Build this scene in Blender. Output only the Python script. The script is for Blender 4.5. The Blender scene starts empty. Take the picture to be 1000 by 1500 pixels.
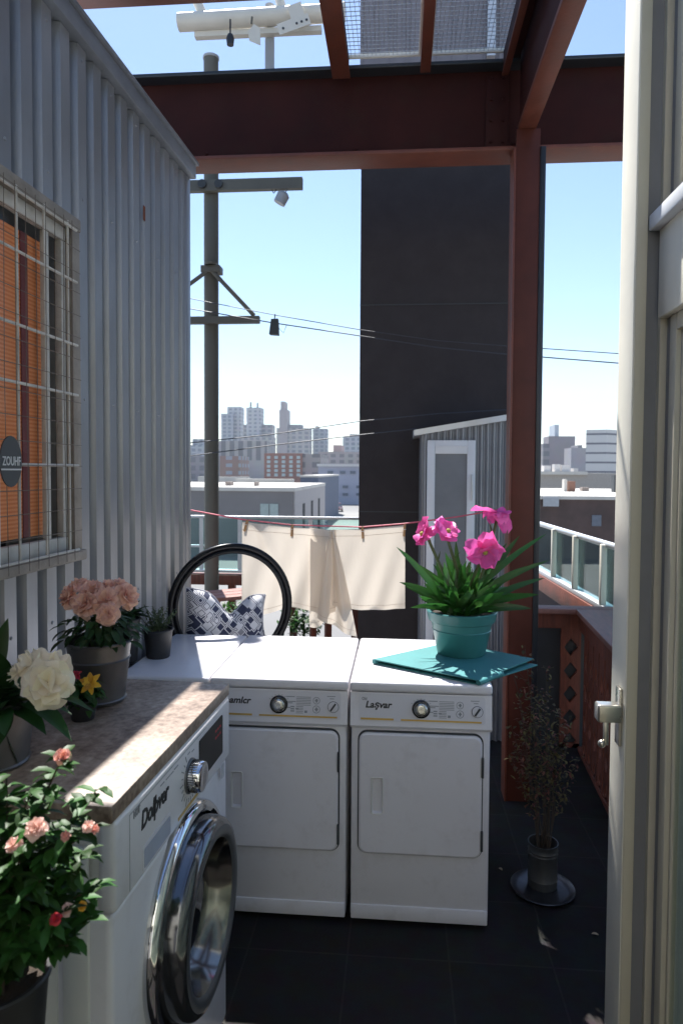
import bpy, bmesh, math, random
from mathutils import Vector, Matrix
random.seed(7)
S = bpy.context.scene
COL = S.collection
R = math.radians
V = Vector

# ------------------------------------------------------------------ camera
F = 1013.0
CAM = V((0, 0, 1.92))
YAW = math.atan(85/F); PITCH = R(2.2); ROLL = 0.006
_f0 = V((-math.sin(YAW), math.cos(YAW), 0)); _r0 = V((math.cos(YAW), math.sin(YAW), 0)); _u0 = V((0, 0, 1))
FW = (_f0*math.cos(PITCH) - _u0*math.sin(PITCH)).normalized()
_u = (_u0*math.cos(PITCH) + _f0*math.sin(PITCH)).normalized()
RT = _r0*math.cos(ROLL) + _u*math.sin(ROLL)
UP = -_r0*math.sin(ROLL) + _u*math.cos(ROLL)
CY = 690 + F*math.tan(PITCH)
cd = bpy.data.cameras.new('camera'); cam = bpy.data.objects.new('camera', cd); COL.objects.link(cam)
cam.matrix_world = Matrix(((RT.x, UP.x, -FW.x, CAM.x), (RT.y, UP.y, -FW.y, CAM.y), (RT.z, UP.z, -FW.z, CAM.z), (0, 0, 0, 1)))
cd.sensor_width = 36; cd.lens = 36*F/1500; cd.shift_y = -(750-CY)/1500
cd.clip_start = 0.05; cd.clip_end = 6000
cd.dof.use_dof = True; cd.dof.focus_distance = 2.8; cd.dof.aperture_fstop = 5.0
S.camera = cam

# ------------------------------------------------------------------ light
SUN = V((-0.196, 0.546, 1.0)).normalized()
EL = math.asin(SUN.z); AZ = math.atan2(SUN.x, SUN.y)
w = bpy.data.worlds.new('World'); S.world = w; w.use_nodes = True
nt = w.node_tree; nt.nodes.clear()
wo = nt.nodes.new('ShaderNodeOutputWorld'); bg = nt.nodes.new('ShaderNodeBackground')
sky = nt.nodes.new('ShaderNodeTexSky'); sky.sky_type = 'NISHITA'; sky.sun_disc = False
sky.sun_elevation = EL; sky.sun_rotation = AZ; sky.air_density = 1.0; sky.dust_density = 0.25; sky.ozone_density = 1.2
tc = nt.nodes.new('ShaderNodeTexCoord'); mp = nt.nodes.new('ShaderNodeMapping'); mp.inputs['Scale'].default_value = (2.2, 2.2, 13)
nz = nt.nodes.new('ShaderNodeTexNoise'); nz.inputs['Scale'].default_value = 2.0; nz.inputs['Detail'].default_value = 7; nz.inputs['Roughness'].default_value = 0.55
rp = nt.nodes.new('ShaderNodeValToRGB'); rp.color_ramp.elements[0].position = 0.47; rp.color_ramp.elements[1].position = 0.68
sep = nt.nodes.new('ShaderNodeSeparateXYZ'); hz = nt.nodes.new('ShaderNodeMapRange')
hz.inputs['From Min'].default_value = 0.24; hz.inputs['From Max'].default_value = 0.04; hz.inputs['To Min'].default_value = 0.0; hz.inputs['To Max'].default_value = 0.8
mu = nt.nodes.new('ShaderNodeMath'); mu.operation = 'MULTIPLY'
mx = nt.nodes.new('ShaderNodeMix'); mx.data_type = 'RGBA'
mx.inputs['B'].default_value = (4.5, 4.75, 5.1, 1)
L = nt.links.new
L(tc.outputs['Generated'], mp.inputs['Vector']); L(mp.outputs['Vector'], nz.inputs['Vector']); L(nz.outputs['Fac'], rp.inputs['Fac'])
L(tc.outputs['Generated'], sep.inputs[0]); L(sep.outputs['Z'], hz.inputs['Value'])
L(rp.outputs['Color'], mu.inputs[0]); L(hz.outputs['Result'], mu.inputs[1]); L(mu.outputs[0], mx.inputs['Factor'])
L(sky.outputs['Color'], mx.inputs['A']); L(mx.outputs['Result'], bg.inputs['Color'])
bg.inputs['Strength'].default_value = 0.09
L(bg.outputs[0], wo.inputs['Surface'])
sd = bpy.data.lights.new('sun', 'SUN'); sd.energy = 5.0; sd.angle = R(0.55); sd.color = (1.0, 0.955, 0.88)
so = bpy.data.objects.new('sun', sd); COL.objects.link(so); so.location = (0, 0, 20)
so.rotation_euler = SUN.to_track_quat('Z', 'Y').to_euler()
S.view_settings.view_transform = 'Standard'; S.view_settings.look = 'None'; S.view_settings.gamma = 1
S.view_settings.exposure = 1.2
S.view_settings.use_white_balance = True; S.view_settings.white_balance_temperature = 6300

# ------------------------------------------------------------------ pixel -> point on a real plane
def ray(px, py):
    return (FW + RT*((px-500)/F) - UP*((py-CY)/F))
def PY(px, py, Y):
    r = ray(px, py); return CAM + r*(Y/r.y)
def PZ(px, py, Z):
    r = ray(px, py); return CAM + r*((Z-CAM.z)/r.z)
def PD(px, py, d):
    r = ray(px, py); h = r.dot(_f0); return CAM + r*(d/h)
def PP(px, py, p0, n):
    r = ray(px, py); return CAM + r*((p0-CAM).dot(n)/r.dot(n))

# ------------------------------------------------------------------ materials
MATS = {}
def mat(name, col, rough=0.5, metal=0.0, var=0.12, scale=6.0, bump=0.0, bscale=40.0, trans=0.0, coat=0.0, island=0.0, spec=0.5, stretch=(1, 1, 1), tcol=None, dirt=0.0, dscale=2.0):
    if name in MATS: return MATS[name]
    m = bpy.data.materials.new(name); m.use_nodes = True; n = m.node_tree.nodes; l = m.node_tree.links.new
    b = n['Principled BSDF']; out = n['Material Output']
    b.inputs['Roughness'].default_value = rough; b.inputs['Metallic'].default_value = metal
    b.inputs['Specular IOR Level'].default_value = spec
    if coat: b.inputs['Coat Weight'].default_value = coat; b.inputs['Coat Roughness'].default_value = 0.08
    t = n.new('ShaderNodeTexCoord'); mpp = n.new('ShaderNodeMapping'); mpp.inputs['Scale'].default_value = stretch
    l(t.outputs['Object'], mpp.inputs['Vector'])
    ns = n.new('ShaderNodeTexNoise'); ns.inputs['Scale'].default_value = scale; ns.inputs['Detail'].default_value = 6; ns.inputs['Roughness'].default_value = 0.6
    l(mpp.outputs['Vector'], ns.inputs['Vector'])
    mr = n.new('ShaderNodeMapRange'); mr.inputs['From Min'].default_value = 0.3; mr.inputs['From Max'].default_value = 0.7
    mr.inputs['To Min'].default_value = 1-var; mr.inputs['To Max'].default_value = 1+var
    l(ns.outputs['Fac'], mr.inputs['Value'])
    hs = n.new('ShaderNodeHueSaturation'); hs.inputs['Color'].default_value = (*col, 1)
    val = mr.outputs['Result']
    if island:
        g = n.new('ShaderNodeNewGeometry'); m2 = n.new('ShaderNodeMapRange'); m2.inputs['To Min'].default_value = 1-island; m2.inputs['To Max'].default_value = 1+island
        l(g.outputs['Random Per Island'], m2.inputs['Value']); mm = n.new('ShaderNodeMath'); mm.operation = 'MULTIPLY'
        l(val, mm.inputs[0]); l(m2.outputs['Result'], mm.inputs[1]); val = mm.outputs[0]
        m3 = n.new('ShaderNodeMapRange'); m3.inputs['To Min'].default_value = 0.49; m3.inputs['To Max'].default_value = 0.515
        l(g.outputs['Random Per Island'], m3.inputs['Value']); l(m3.outputs['Result'], hs.inputs['Hue'])
    l(val, hs.inputs['Value'])
    colout = hs.outputs['Color']
    if dirt:
        d = n.new('ShaderNodeTexNoise'); d.inputs['Scale'].default_value = dscale; d.inputs['Detail'].default_value = 8; d.inputs['Roughness'].default_value = 0.7
        l(mpp.outputs['Vector'], d.inputs['Vector'])
        dr = n.new('ShaderNodeMapRange'); dr.inputs['From Min'].default_value = 0.52; dr.inputs['From Max'].default_value = 0.75; dr.inputs['To Max'].default_value = dirt
        l(d.outputs['Fac'], dr.inputs['Value'])
        mxx = n.new('ShaderNodeMix'); mxx.data_type = 'RGBA'; mxx.inputs['B'].default_value = (col[0]*.45+.02, col[1]*.4+.015, col[2]*.35+.01, 1)
        l(dr.outputs['Result'], mxx.inputs['Factor']); l(colout, mxx.inputs['A']); colout = mxx.outputs['Result']
    l(colout, b.inputs['Base Color'])
    rr = n.new('ShaderNodeMapRange'); rr.inputs['To Min'].default_value = max(0.02, rough*0.8); rr.inputs['To Max'].default_value = min(1, rough*1.2)
    l(ns.outputs['Fac'], rr.inputs['Value']); l(rr.outputs['Result'], b.inputs['Roughness'])
    if bump:
        n2 = n.new('ShaderNodeTexNoise'); n2.inputs['Scale'].default_value = bscale; n2.inputs['Detail'].default_value = 5
        l(mpp.outputs['Vector'], n2.inputs['Vector'])
        bp = n.new('ShaderNodeBump'); bp.inputs['Strength'].default_value = bump; bp.inputs['Distance'].default_value = 0.01
        l(n2.outputs['Fac'], bp.inputs['Height']); l(bp.outputs['Normal'], b.inputs['Normal'])
    if trans:
        tr = n.new('ShaderNodeBsdfTranslucent'); ms = n.new('ShaderNodeMixShader'); ms.inputs[0].default_value = trans
        if tcol: tr.inputs['Color'].default_value = (*tcol, 1)
        else: l(colout, tr.inputs['Color'])
        l(b.outputs[0], ms.inputs[1]); l(tr.outputs[0], ms.inputs[2]); l(ms.outputs[0], out.inputs['Surface'])
    MATS[name] = m
    return m
def glassmat(name, col, tint=0.8, rough=0.02, refl=0.5, gz=.6):
    m = bpy.data.materials.new(name); m.use_nodes = True; n = m.node_tree.nodes; l = m.node_tree.links.new
    out = n['Material Output']; n.remove(n['Principled BSDF'])
    tp = n.new('ShaderNodeBsdfTransparent'); tp.inputs['Color'].default_value = (*[c*tint for c in col], 1)
    gl = n.new('ShaderNodeBsdfGlossy'); gl.inputs['Roughness'].default_value = rough; gl.inputs['Color'].default_value = (.9, .95, .95, 1)
    fr = n.new('ShaderNodeLayerWeight'); fr.inputs['Blend'].default_value = .5
    pw = n.new('ShaderNodeMath'); pw.operation = 'POWER'; pw.inputs[1].default_value = 4.5; l(fr.outputs['Facing'], pw.inputs[0])
    mm = n.new('ShaderNodeMath'); mm.operation = 'MULTIPLY_ADD'; mm.inputs[1].default_value = gz; mm.inputs[2].default_value = refl*0.1
    l(pw.outputs[0], mm.inputs[0])
    ms = n.new('ShaderNodeMixShader'); l(mm.outputs[0], ms.inputs[0]); l(tp.outputs[0], ms.inputs[1]); l(gl.outputs[0], ms.inputs[2])
    l(ms.outputs[0], out.inputs['Surface']); MATS[name] = m
    return m
def nodemat(name, fn, rough=0.6, metal=0.0, bump=0.0):
    m = bpy.data.materials.new(name); m.use_nodes = True; n = m.node_tree.nodes; l = m.node_tree.links.new
    b = n['Principled BSDF']; b.inputs['Roughness'].default_value = rough; b.inputs['Metallic'].default_value = metal
    fn(n, l, b); MATS[name] = m
    return m

M = {}
M['white'] = mat('appliance enamel', (.77, .755, .79), .30, var=.02, scale=3, bump=.02, bscale=14, coat=.2, dirt=.22, dscale=9)
M['white2'] = mat('appliance enamel warm', (.74, .73, .70), .35, var=.04, scale=4, dirt=.16)
M['plate'] = mat('console plate', (.68, .67, .71), .4, var=.02)
M['gap'] = mat('dark gasket', (.045, .05, .055), .6)
M['ink'] = mat('black lettering', (.02, .02, .022), .5, var=0)
M['inkgrey'] = mat('grey print', (.28, .29, .31), .6, var=.05)
M['gold'] = mat('gold trim stripe', (.58, .38, .09), .35, metal=.3)
M['chrome'] = mat('chrome', (.72, .73, .75), .06, metal=1, var=.03)
M['chromed'] = mat('dark chrome', (.16, .165, .18), .12, metal=.9, var=.05)
M['greyring'] = mat('grey door ring', (.13, .135, .145), .3, metal=.4)
M['blackpl'] = mat('black plastic', (.018, .018, .02), .25, var=.1, coat=.4)
M['blackpot'] = mat('black pot plastic', (.02, .02, .022), .5, var=.2, bump=.1)
M['knob'] = mat('knob metal', (.55, .54, .5), .25, metal=.9)
M['corr'] = mat('galvanised corrugated steel', (.31, .32, .345), .38, metal=.55, var=.16, scale=2.5, bump=.05, bscale=8, stretch=(1, 1, .35), dirt=.35, dscale=3)
M['corrrail'] = mat('container top rail steel', (.25, .27, .31), .5, metal=.5, var=.2, scale=5)
M['beige'] = mat('weathered beige frame', (.27, .235, .20), .7, var=.25, scale=9, bump=.2, bscale=60, dirt=.6, dscale=7)
M['oldwhite'] = mat('old white paint', (.55, .53, .49), .6, var=.15, scale=12, bump=.15, dirt=.5, dscale=8)
M['wire'] = mat('wire mesh', (.16, .13, .11), .6, metal=.2)
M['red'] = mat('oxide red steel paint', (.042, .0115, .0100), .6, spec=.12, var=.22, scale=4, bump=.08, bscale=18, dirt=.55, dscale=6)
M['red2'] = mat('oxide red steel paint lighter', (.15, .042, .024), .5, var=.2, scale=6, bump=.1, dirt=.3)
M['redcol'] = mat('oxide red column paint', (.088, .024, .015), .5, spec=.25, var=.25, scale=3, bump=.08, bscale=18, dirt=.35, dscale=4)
M['blackst'] = mat('black steel edge', (.02, .022, .026), .4)
M['redwood'] = mat('red stained wood', (.165, .042, .022), .6, var=.4, scale=5, bump=.35, bscale=30, stretch=(8, 1, 1), dirt=.4, dscale=3)
M['railtop'] = mat('weathered rail cap', (.25, .11, .085), .6, var=.3, scale=7, bump=.3, bscale=30, stretch=(1, 6, 1), dirt=.4)
M['cream'] = mat('cream paint', (.86, .82, .70), .5, var=.04, scale=3, bump=.05, dirt=.15)
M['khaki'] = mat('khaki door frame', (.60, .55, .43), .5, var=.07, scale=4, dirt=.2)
M['greytrim'] = mat('grey trim', (.22, .22, .23), .55, var=.07)
M['charcoal'] = mat('charcoal render', (.052, .046, .048), .9, spec=.1, bump=.25, bscale=30)
M['pole'] = mat('weathered pole', (.12, .115, .095), .6, var=.18, scale=3, bump=.1, stretch=(1, 1, .3))
M['polew'] = mat('pale painted steel', (.72, .68, .60), .5, var=.08, scale=5, dirt=.25)
M['polegrey'] = mat('grey mast', (.38, .39, .41), .5, var=.1)
M['alu'] = mat('aluminium', (.62, .63, .65), .4, metal=.6, var=.08)
M['floor'] = None
M['teal'] = mat('teal glazed pot', (.045, .19, .185), .42, var=.10, scale=6, coat=.15, bump=.04)
M['teal2'] = mat('teal folder cover', (.045, .21, .215), .6, var=.08, scale=10, bump=.12, bscale=120)
M['galv'] = mat('galvanised bucket', (.17, .17, .178), .42, metal=.75, var=.2, scale=9, bump=.06, dirt=.3, dscale=6)
M['soil'] = mat('soil', (.035, .024, .016), .95, var=.5, scale=40, bump=.8, bscale=80)
M['leafd'] = mat('deep green leaf', (.020, .058, .014), .5, spec=.35, island=.45, var=.15, scale=14, trans=.22)
M['leafm'] = mat('green leaf', (.036, .10, .018), .5, spec=.35, island=.5, var=.15, scale=14, trans=.3)
M['blade'] = mat('strap leaf', (.038, .125, .022), .36, island=.4, var=.15, scale=10, trans=.25)
M['herb'] = mat('herb leaf', (.045, .075, .035), .6, island=.5, trans=.2)
M['dry'] = mat('dry foliage', (.12, .095, .035), .7, island=.6, trans=.25)
M['dryred'] = mat('dry reddish blossom', (.17, .06, .045), .7, island=.6, trans=.25)
M['stemm'] = mat('stem', (.07, .10, .03), .6)
M['twig'] = mat('twig', (.07, .05, .035), .8)
M['pinkp'] = mat('hot pink petal', (.90, .15, .52), .5, island=.14, var=.12, scale=30, trans=.35)
M['rosep'] = mat('blush petal', (.88, .58, .49), .55, island=.10, var=.08, scale=30, trans=.35)
M['peachp'] = mat('cream peach petal', (.95, .86, .70), .5, island=.07, var=.06, scale=30, trans=.35)
M['azal'] = mat('salmon petal', (.86, .43, .36), .5, island=.3, trans=.35)
M['azalw'] = mat('pale pink petal', (.88, .62, .55), .5, island=.15, trans=.35)
M['redb'] = mat('red bud petal', (.62, .04, .07), .5, island=.3, trans=.3)
M['yellow'] = mat('golden petal', (.72, .38, .03), .5, island=.2, trans=.3)
M['anther'] = mat('yellow green centre', (.45, .42, .08), .7, island=.3)
M['tube'] = mat('glossy black hoop', (.006, .006, .008), .28, var=.05, spec=.22)
M['cloth'] = mat('beige cotton', (.72, .64, .55), .9, var=.035, scale=5, bump=.55, bscale=16, trans=.45, stretch=(1, 1, .35))
M['peg'] = mat('wooden peg', (.46, .25, .11), .7, var=.2, scale=20)
M['line'] = mat('pink cord', (.62, .11, .16), .6)
M['wirec'] = mat('cable', (.04, .045, .06), .6)
M['glassg'] = glassmat('green balcony glass', (.74, .88, .86), .95, refl=.6)
M['glassw'] = glassmat('window pane', (.97, .97, .97), 1.0, refl=.05, gz=.16)
M['glassd'] = glassmat('door pane', (.92, .97, .95), .96, refl=.8)
M['bowl'] = mat('porthole glass', (.012, .013, .016), .05, coat=.6, var=.0)
M['disp'] = mat('display glass', (.008, .008, .010), .35, spec=.2, var=.0)
M['brass'] = mat('satin latch metal', (.55, .52, .46), .28, metal=.9)

def fl(n, l, b):
    t = n.new('ShaderNodeTexCoord'); br = n.new('ShaderNodeTexBrick'); br.offset = 0.0
    mp_ = n.new('ShaderNodeMapping'); mp_.inputs['Location'].default_value = (.19, .13, 0)
    br.inputs['Scale'].default_value = 1.0; br.inputs['Brick Width'].default_value = .40; br.inputs['Row Height'].default_value = .40
    br.inputs['Mortar Size'].default_value = .004; br.inputs['Color1'].default_value = (.0145, .013, .0125, 1); br.inputs['Color2'].default_value = (.019, .017, .016, 1); br.inputs['Mortar'].default_value = (.030, .026, .023, 1)
    ns = n.new('ShaderNodeTexNoise'); ns.inputs['Scale'].default_value = 9; ns.inputs['Detail'].default_value = 9; ns.inputs['Roughness'].default_value = .7
    mxx = n.new('ShaderNodeMix'); mxx.data_type = 'RGBA'; mxx.blend_type = 'OVERLAY'; mxx.inputs['Factor'].default_value = 1.0
    l(t.outputs['Object'], mp_.inputs[0]); l(mp_.outputs[0], br.inputs['Vector']); l(t.outputs['Object'], ns.inputs['Vector'])
    l(br.outputs['Color'], mxx.inputs['A']); l(ns.outputs['Color'], mxx.inputs['B']); l(mxx.outputs['Result'], b.inputs['Base Color'])
    rr = n.new('ShaderNodeMapRange'); rr.inputs['To Min'].default_value = .5; rr.inputs['To Max'].default_value = .9; l(ns.outputs['Fac'], rr.inputs['Value']); l(rr.outputs[0], b.inputs['Roughness'])
    bp = n.new('ShaderNodeBump'); bp.inputs['Strength'].default_value = .35; bp.inputs['Distance'].default_value = .008
    ad = n.new('ShaderNodeMath'); ad.operation = 'MULTIPLY_ADD'; ad.inputs[1].default_value = -.7
    l(br.outputs['Fac'], ad.inputs[0]); l(ns.outputs['Fac'], ad.inputs[2]); l(ad.outputs[0], bp.inputs['Height']); l(bp.outputs[0], b.inputs['Normal'])
M['floor'] = nodemat('dark slate tile', fl, .6); M['floor'].node_tree.nodes['Principled BSDF'].inputs['Specular IOR Level'].default_value = .22
def wt(n, l, b):
    t = n.new('ShaderNodeTexCoord'); a = n.new('ShaderNodeTexNoise'); a.inputs['Scale'].default_value = 5; a.inputs['Detail'].default_value = 12; a.inputs['Roughness'].default_value = .75
    v = n.new('ShaderNodeTexNoise'); v.inputs['Scale'].default_value = 60; v.inputs['Detail'].default_value = 4
    l(t.outputs['Object'], a.inputs['Vector']); l(t.outputs['Object'], v.inputs['Vector'])
    r1 = n.new('ShaderNodeValToRGB'); e = r1.color_ramp.elements; e[0].position = .38; e[0].color = (.12, .078, .055, 1); e[1].position = .62; e[1].color = (.42, .33, .265, 1)
    x = r1.color_ramp.elements.new(.5); x.color = (.27, .20, .155, 1)
    ad = n.new('ShaderNodeMath'); ad.operation = 'MULTIPLY_ADD'; ad.inputs[1].default_value = .35; l(v.outputs['Fac'], ad.inputs[0])
    m2 = n.new('ShaderNodeMath'); m2.operation = 'MULTIPLY'; m2.inputs[1].default_value = .65; l(a.outputs['Fac'], m2.inputs[0]); l(m2.outputs[0], ad.inputs[2])
    l(ad.outputs[0], r1.inputs['Fac']); l(r1.outputs[0], b.inputs['Base Color'])
    bp = n.new('ShaderNodeBump'); bp.inputs['Strength'].default_value = .25; bp.inputs['Distance'].default_value = .003; l(v.outputs['Fac'], bp.inputs['Height']); l(bp.outputs[0], b.inputs['Normal'])
M['stone'] = nodemat('mottled brown worktop', wt, .5)
def pil(n, l, b):
    t = n.new('ShaderNodeTexCoord'); mp_ = n.new('ShaderNodeMapping'); mp_.inputs['Rotation'].default_value = (0, R(42), 0); mp_.inputs['Scale'].default_value = (1, .0001, 1)
    v = n.new('ShaderNodeTexVoronoi'); v.distance = 'CHEBYCHEV'; v.inputs['Scale'].default_value = 21; v.inputs['Randomness'].default_value = .75
    l(t.outputs['Object'], mp_.inputs[0]); l(mp_.outputs[0], v.inputs['Vector'])
    m = n.new('ShaderNodeMath'); m.operation = 'MULTIPLY'; m.inputs[1].default_value = 38.0; l(v.outputs['Distance'], m.inputs[0])
    s = n.new('ShaderNodeMath'); s.operation = 'SINE'; l(m.outputs[0], s.inputs[0])
    r1 = n.new('ShaderNodeValToRGB'); e = r1.color_ramp.elements; e[0].position = .30; e[0].color = (.035, .042, .085, 1); e[1].position = .38; e[1].color = (.62, .62, .66, 1)
    mr = n.new('ShaderNodeMapRange'); mr.inputs['From Min'].default_value = -1; l(s.outputs[0], mr.inputs['Value']); l(mr.outputs[0], r1.inputs['Fac']); l(r1.outputs[0], b.inputs['Base Color'])
M['pillow'] = nodemat('navy key pattern cotton', pil, .9)
def blindf(n, l, b):
    t = n.new('ShaderNodeTexCoord'); wv = n.new('ShaderNodeTexWave'); wv.bands_direction = 'Z'; wv.inputs['Scale'].default_value = 22
    l(t.outputs['Object'], wv.inputs['Vector'])
    r1 = n.new('ShaderNodeValToRGB'); e = r1.color_ramp.elements; e[0].color = (.80, .22, .06, 1); e[1].color = (.95, .36, .13, 1); l(wv.outputs['Fac'], r1.inputs['Fac']); l(r1.outputs[0], b.inputs['Base Color'])
    bp = n.new('ShaderNodeBump'); bp.inputs['Strength'].default_value = .4; l(wv.outputs['Fac'], bp.inputs['Height']); l(bp.outputs[0], b.inputs['Normal'])
M['blind'] = nodemat('orange slatted blind', blindf, .7)
M['maroon'] = mat('maroon strip', (.20, .05, .05), .7)
M['interior'] = mat('dark interior', (.015, .015, .016), .8)
M['screen'] = mat('insect screen', (.22, .23, .25), .8, var=.1, bump=.2, bscale=300)
M['uwhite'] = mat('white door paint', (.74, .76, .80), .45, var=.04, dirt=.1)

# ------------------------------------------------------------------ mesh builder
def basis(o):
    m = o.matrix_basis.copy(); p = o.parent
    while p: m = p.matrix_basis @ m; p = p.parent
    return m
class MB:
    def __init__(s): s.v = []; s.f = []; s.sm = []
    def add(s, vs, fs, smooth=False, T=None):
        o = len(s.v)
        s.v += [(T @ V(p)) if T else V(p) for p in vs]
        s.f += [tuple(i+o for i in f) for f in fs]; s.sm += [smooth]*len(fs); return s
    def box(s, a, b, T=None):
        x0, y0, z0 = [min(a[i], b[i]) for i in range(3)]; x1, y1, z1 = [max(a[i], b[i]) for i in range(3)]
        vs = [(x0, y0, z0), (x1, y0, z0), (x1, y1, z0), (x0, y1, z0), (x0, y0, z1), (x1, y0, z1), (x1, y1, z1), (x0, y1, z1)]
        return s.add(vs, [(3, 2, 1, 0), (4, 5, 6, 7), (0, 1, 5, 4), (1, 2, 6, 5), (2, 3, 7, 6), (3, 0, 4, 7)], T=T)
    def rbox(s, a, b, r=.01, seg=2, T=None):
        bm = bmesh.new(); bmesh.ops.create_cube(bm, size=1)
        a = V(a); b = V(b); c = (a+b)/2; d = b-a
        for v in bm.verts: v.co = V((c.x+v.co.x*abs(d.x), c.y+v.co.y*abs(d.y), c.z+v.co.z*abs(d.z)))
        bmesh.ops.bevel(bm, geom=bm.edges[:], offset=r, segments=seg, affect='EDGES', profile=.5)
        bm.verts.index_update()
        s.add([v.co.copy() for v in bm.verts], [[v.index for v in f.verts] for f in bm.faces], True, T); bm.free(); return s
    def prism(s, poly, y0, y1, T=None, smooth=False):   # polygon in (x,z), extruded along y
        n = len(poly); vs = [(x, y0, z) for x, z in poly]+[(x, y1, z) for x, z in poly]
        fs = [tuple(range(n)), tuple(range(2*n-1, n-1, -1))]
        s.add(vs, fs, False, T)
        s.add(vs, [((i+1) % n, i, i+n, (i+1) % n+n) for i in range(n)], smooth, T); return s
    def tube(s, pts, r, n=8, cap=True, closed=False):
        pts = [V(p) for p in pts]; N = len(pts); rs = r if isinstance(r, (list, tuple)) else [r]*N
        vs = []; ref = None
        for i, p in enumerate(pts):
            if closed: t = pts[(i+1) % N]-pts[i-1]
            else: t = pts[min(i+1, N-1)]-pts[max(i-1, 0)]
            t.normalize()
            if ref is None: ref = V((0, 0, 1)) if abs(t.z) < .9 else V((1, 0, 0))
            a = (ref - t*ref.dot(t)).normalized(); ref = a; b = t.cross(a)
            for k in range(n):
                an = 2*math.pi*k/n; vs.append(p+(a*math.cos(an)+b*math.sin(an))*rs[i])
        fs = []
        for i in range(N if closed else N-1):
            j = (i+1) % N
            for k in range(n): fs.append((i*n+k, i*n+(k+1) % n, j*n+(k+1) % n, j*n+k))
        if cap and not closed: fs += [tuple(range(n-1, -1, -1)), tuple((N-1)*n+k for k in range(n))]
        return s.add(vs, fs, True)
    def lathe(s, prof, c=(0, 0, 0), T=None, n=40, smooth=True, ph=0):   # prof = (r, z)
        vs = []; c = V(c)
        for r, z in prof:
            for k in range(n): a = 2*math.pi*k/n+ph; vs.append((c.x+r*math.cos(a), c.y+r*math.sin(a), c.z+z))
        fs = []
        for i in range(len(prof)-1):
            for k in range(n): fs.append((i*n+k, i*n+(k+1) % n, (i+1)*n+(k+1) % n, (i+1)*n+k))
        return s.add(vs, fs, smooth, T)
    def leaf(s, p, d, ln, wd, bend=.3, fold=.25, n=4, up=V((0, 0, 1)), wpow=.8, twist=0):
        p = V(p); d = V(d).normalized(); side = d.cross(up)
        if side.length < .05: side = d.cross(V((1, .3, 0)))
        side.normalize()
        if twist: side = Matrix.Rotation(twist, 3, d) @ side
        nrm = side.cross(d).normalized(); vs = []; q = p.copy(); dd = d.copy()
        for i in range(n+1):
            t = i/n; w_ = wd*.5*(math.sin(math.pi*min(1, t*.94+.06))**wpow) if i < n else 0.0005
            vs += [q-side*w_+nrm*w_*fold, q, q+side*w_+nrm*w_*fold]
            dd = (dd - V((0, 0, 1))*bend/n).normalized(); q = q+dd*ln/n; nrm = side.cross(dd).normalized()
        fs = []
        for i in range(n):
            a = i*3; fs += [(a, a+1, a+4, a+3), (a+1, a+2, a+5, a+4)]
        return s.add(vs, fs, True)
    def petal(s, c, d, ax, ln, wd, curl=.6, cup=.3, n=4, ruf=.0):    # starts along blend of d, curls outward away from axis
        c = V(c); d = V(d).normalized(); ax = V(ax).normalized(); side = ax.cross(d).normalized(); vs = []; ph = random.random()*6
        q = c.copy(); m = 5
        for i in range(n+1):
            t = i/n; a = curl*t*math.pi/2
            dd = d*math.cos(a) + (ax*-math.sin(a) if curl > 0 else ax*-math.sin(a))
            if i: q = q+dd*ln/n
            wv = wd*.5*(.35+.65*math.sin(math.pi*(.12+.62*t)))
            if i == n: wv *= .72
            for k in range(m):
                u = (k/(m-1)-.5)*2
                vs.append(q+side*u*wv+ax*(cup*wv*u*u+ruf*ln*math.sin(u*4+ph+t*3)*t) - d*(.18*ln*u*u*t))
        fs = [(i*m+k, i*m+k+1, (i+1)*m+k+1, (i+1)*m+k) for i in range(n) for k in range(m-1)]
        return s.add(vs, fs, True)
    def build(s, name, m, parent=None, local=False, label=None):
        me = bpy.data.meshes.new(name)
        if parent and not local:
            inv = basis(parent).inverted(); vs = [inv @ v for v in s.v]
        else: vs = s.v
        me.from_pydata([tuple(v) for v in vs], [], s.f); me.polygons.foreach_set('use_smooth', s.sm)
        me.materials.append(m); me.update()
        if any(s.sm) and not all(s.sm) or any(s.sm):
            try: me.set_sharp_from_angle(angle=R(40))
            except Exception: pass
        o = bpy.data.objects.new(name, me); COL.objects.link(o)
        if parent: o.parent = parent
        if label: o['label'] = label
        return o
def thing(name, label, cat, loc=(0, 0, 0), rz=0.0, group=None):
    o = bpy.data.objects.new(name, None); COL.objects.link(o); o.location = loc; o.rotation_euler = (0, 0, rz)
    o.empty_display_size = .1; o.matrix_basis = Matrix.Translation(V(loc)) @ Matrix.Rotation(rz, 4, 'Z')
    o['label'] = label; o['category'] = cat
    if group: o['group'] = group
    return o
def tag(o, label, cat, group=None):
    o['label'] = label; o['category'] = cat
    if group: o['group'] = group
    return o
def struct(o, kind='structure'): o['kind'] = kind; return o
def copy_tree(o, parent=None):
    c = o.copy(); COL.objects.link(c); c.parent = parent
    for ch in list(o.children): copy_tree(ch, c)
    return c
def text(name, body, m, parent, T, size, shear=0.0, bold=0.0, depth=.0008, sx=1.0):
    cu = bpy.data.curves.new(name, 'FONT'); cu.body = body; cu.size = size; cu.shear = shear; cu.offset = bold; cu.extrude = depth; cu.resolution_u = 3
    ob = bpy.data.objects.new(name+'_c', cu); COL.objects.link(ob)
    dg = bpy.context.evaluated_depsgraph_get(); me = bpy.data.meshes.new_from_object(ob.evaluated_get(dg))
    bpy.data.objects.remove(ob)
    # text lies in XY plane; stand it up facing -Y
    for v in me.vertices:
        v.co = T @ V((v.co.x*sx, -v.co.z, v.co.y))
    me.materials.clear(); me.materials.append(m)
    o = bpy.data.objects.new(name, me); COL.objects.link(o); o.parent = parent
    return o
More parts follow.
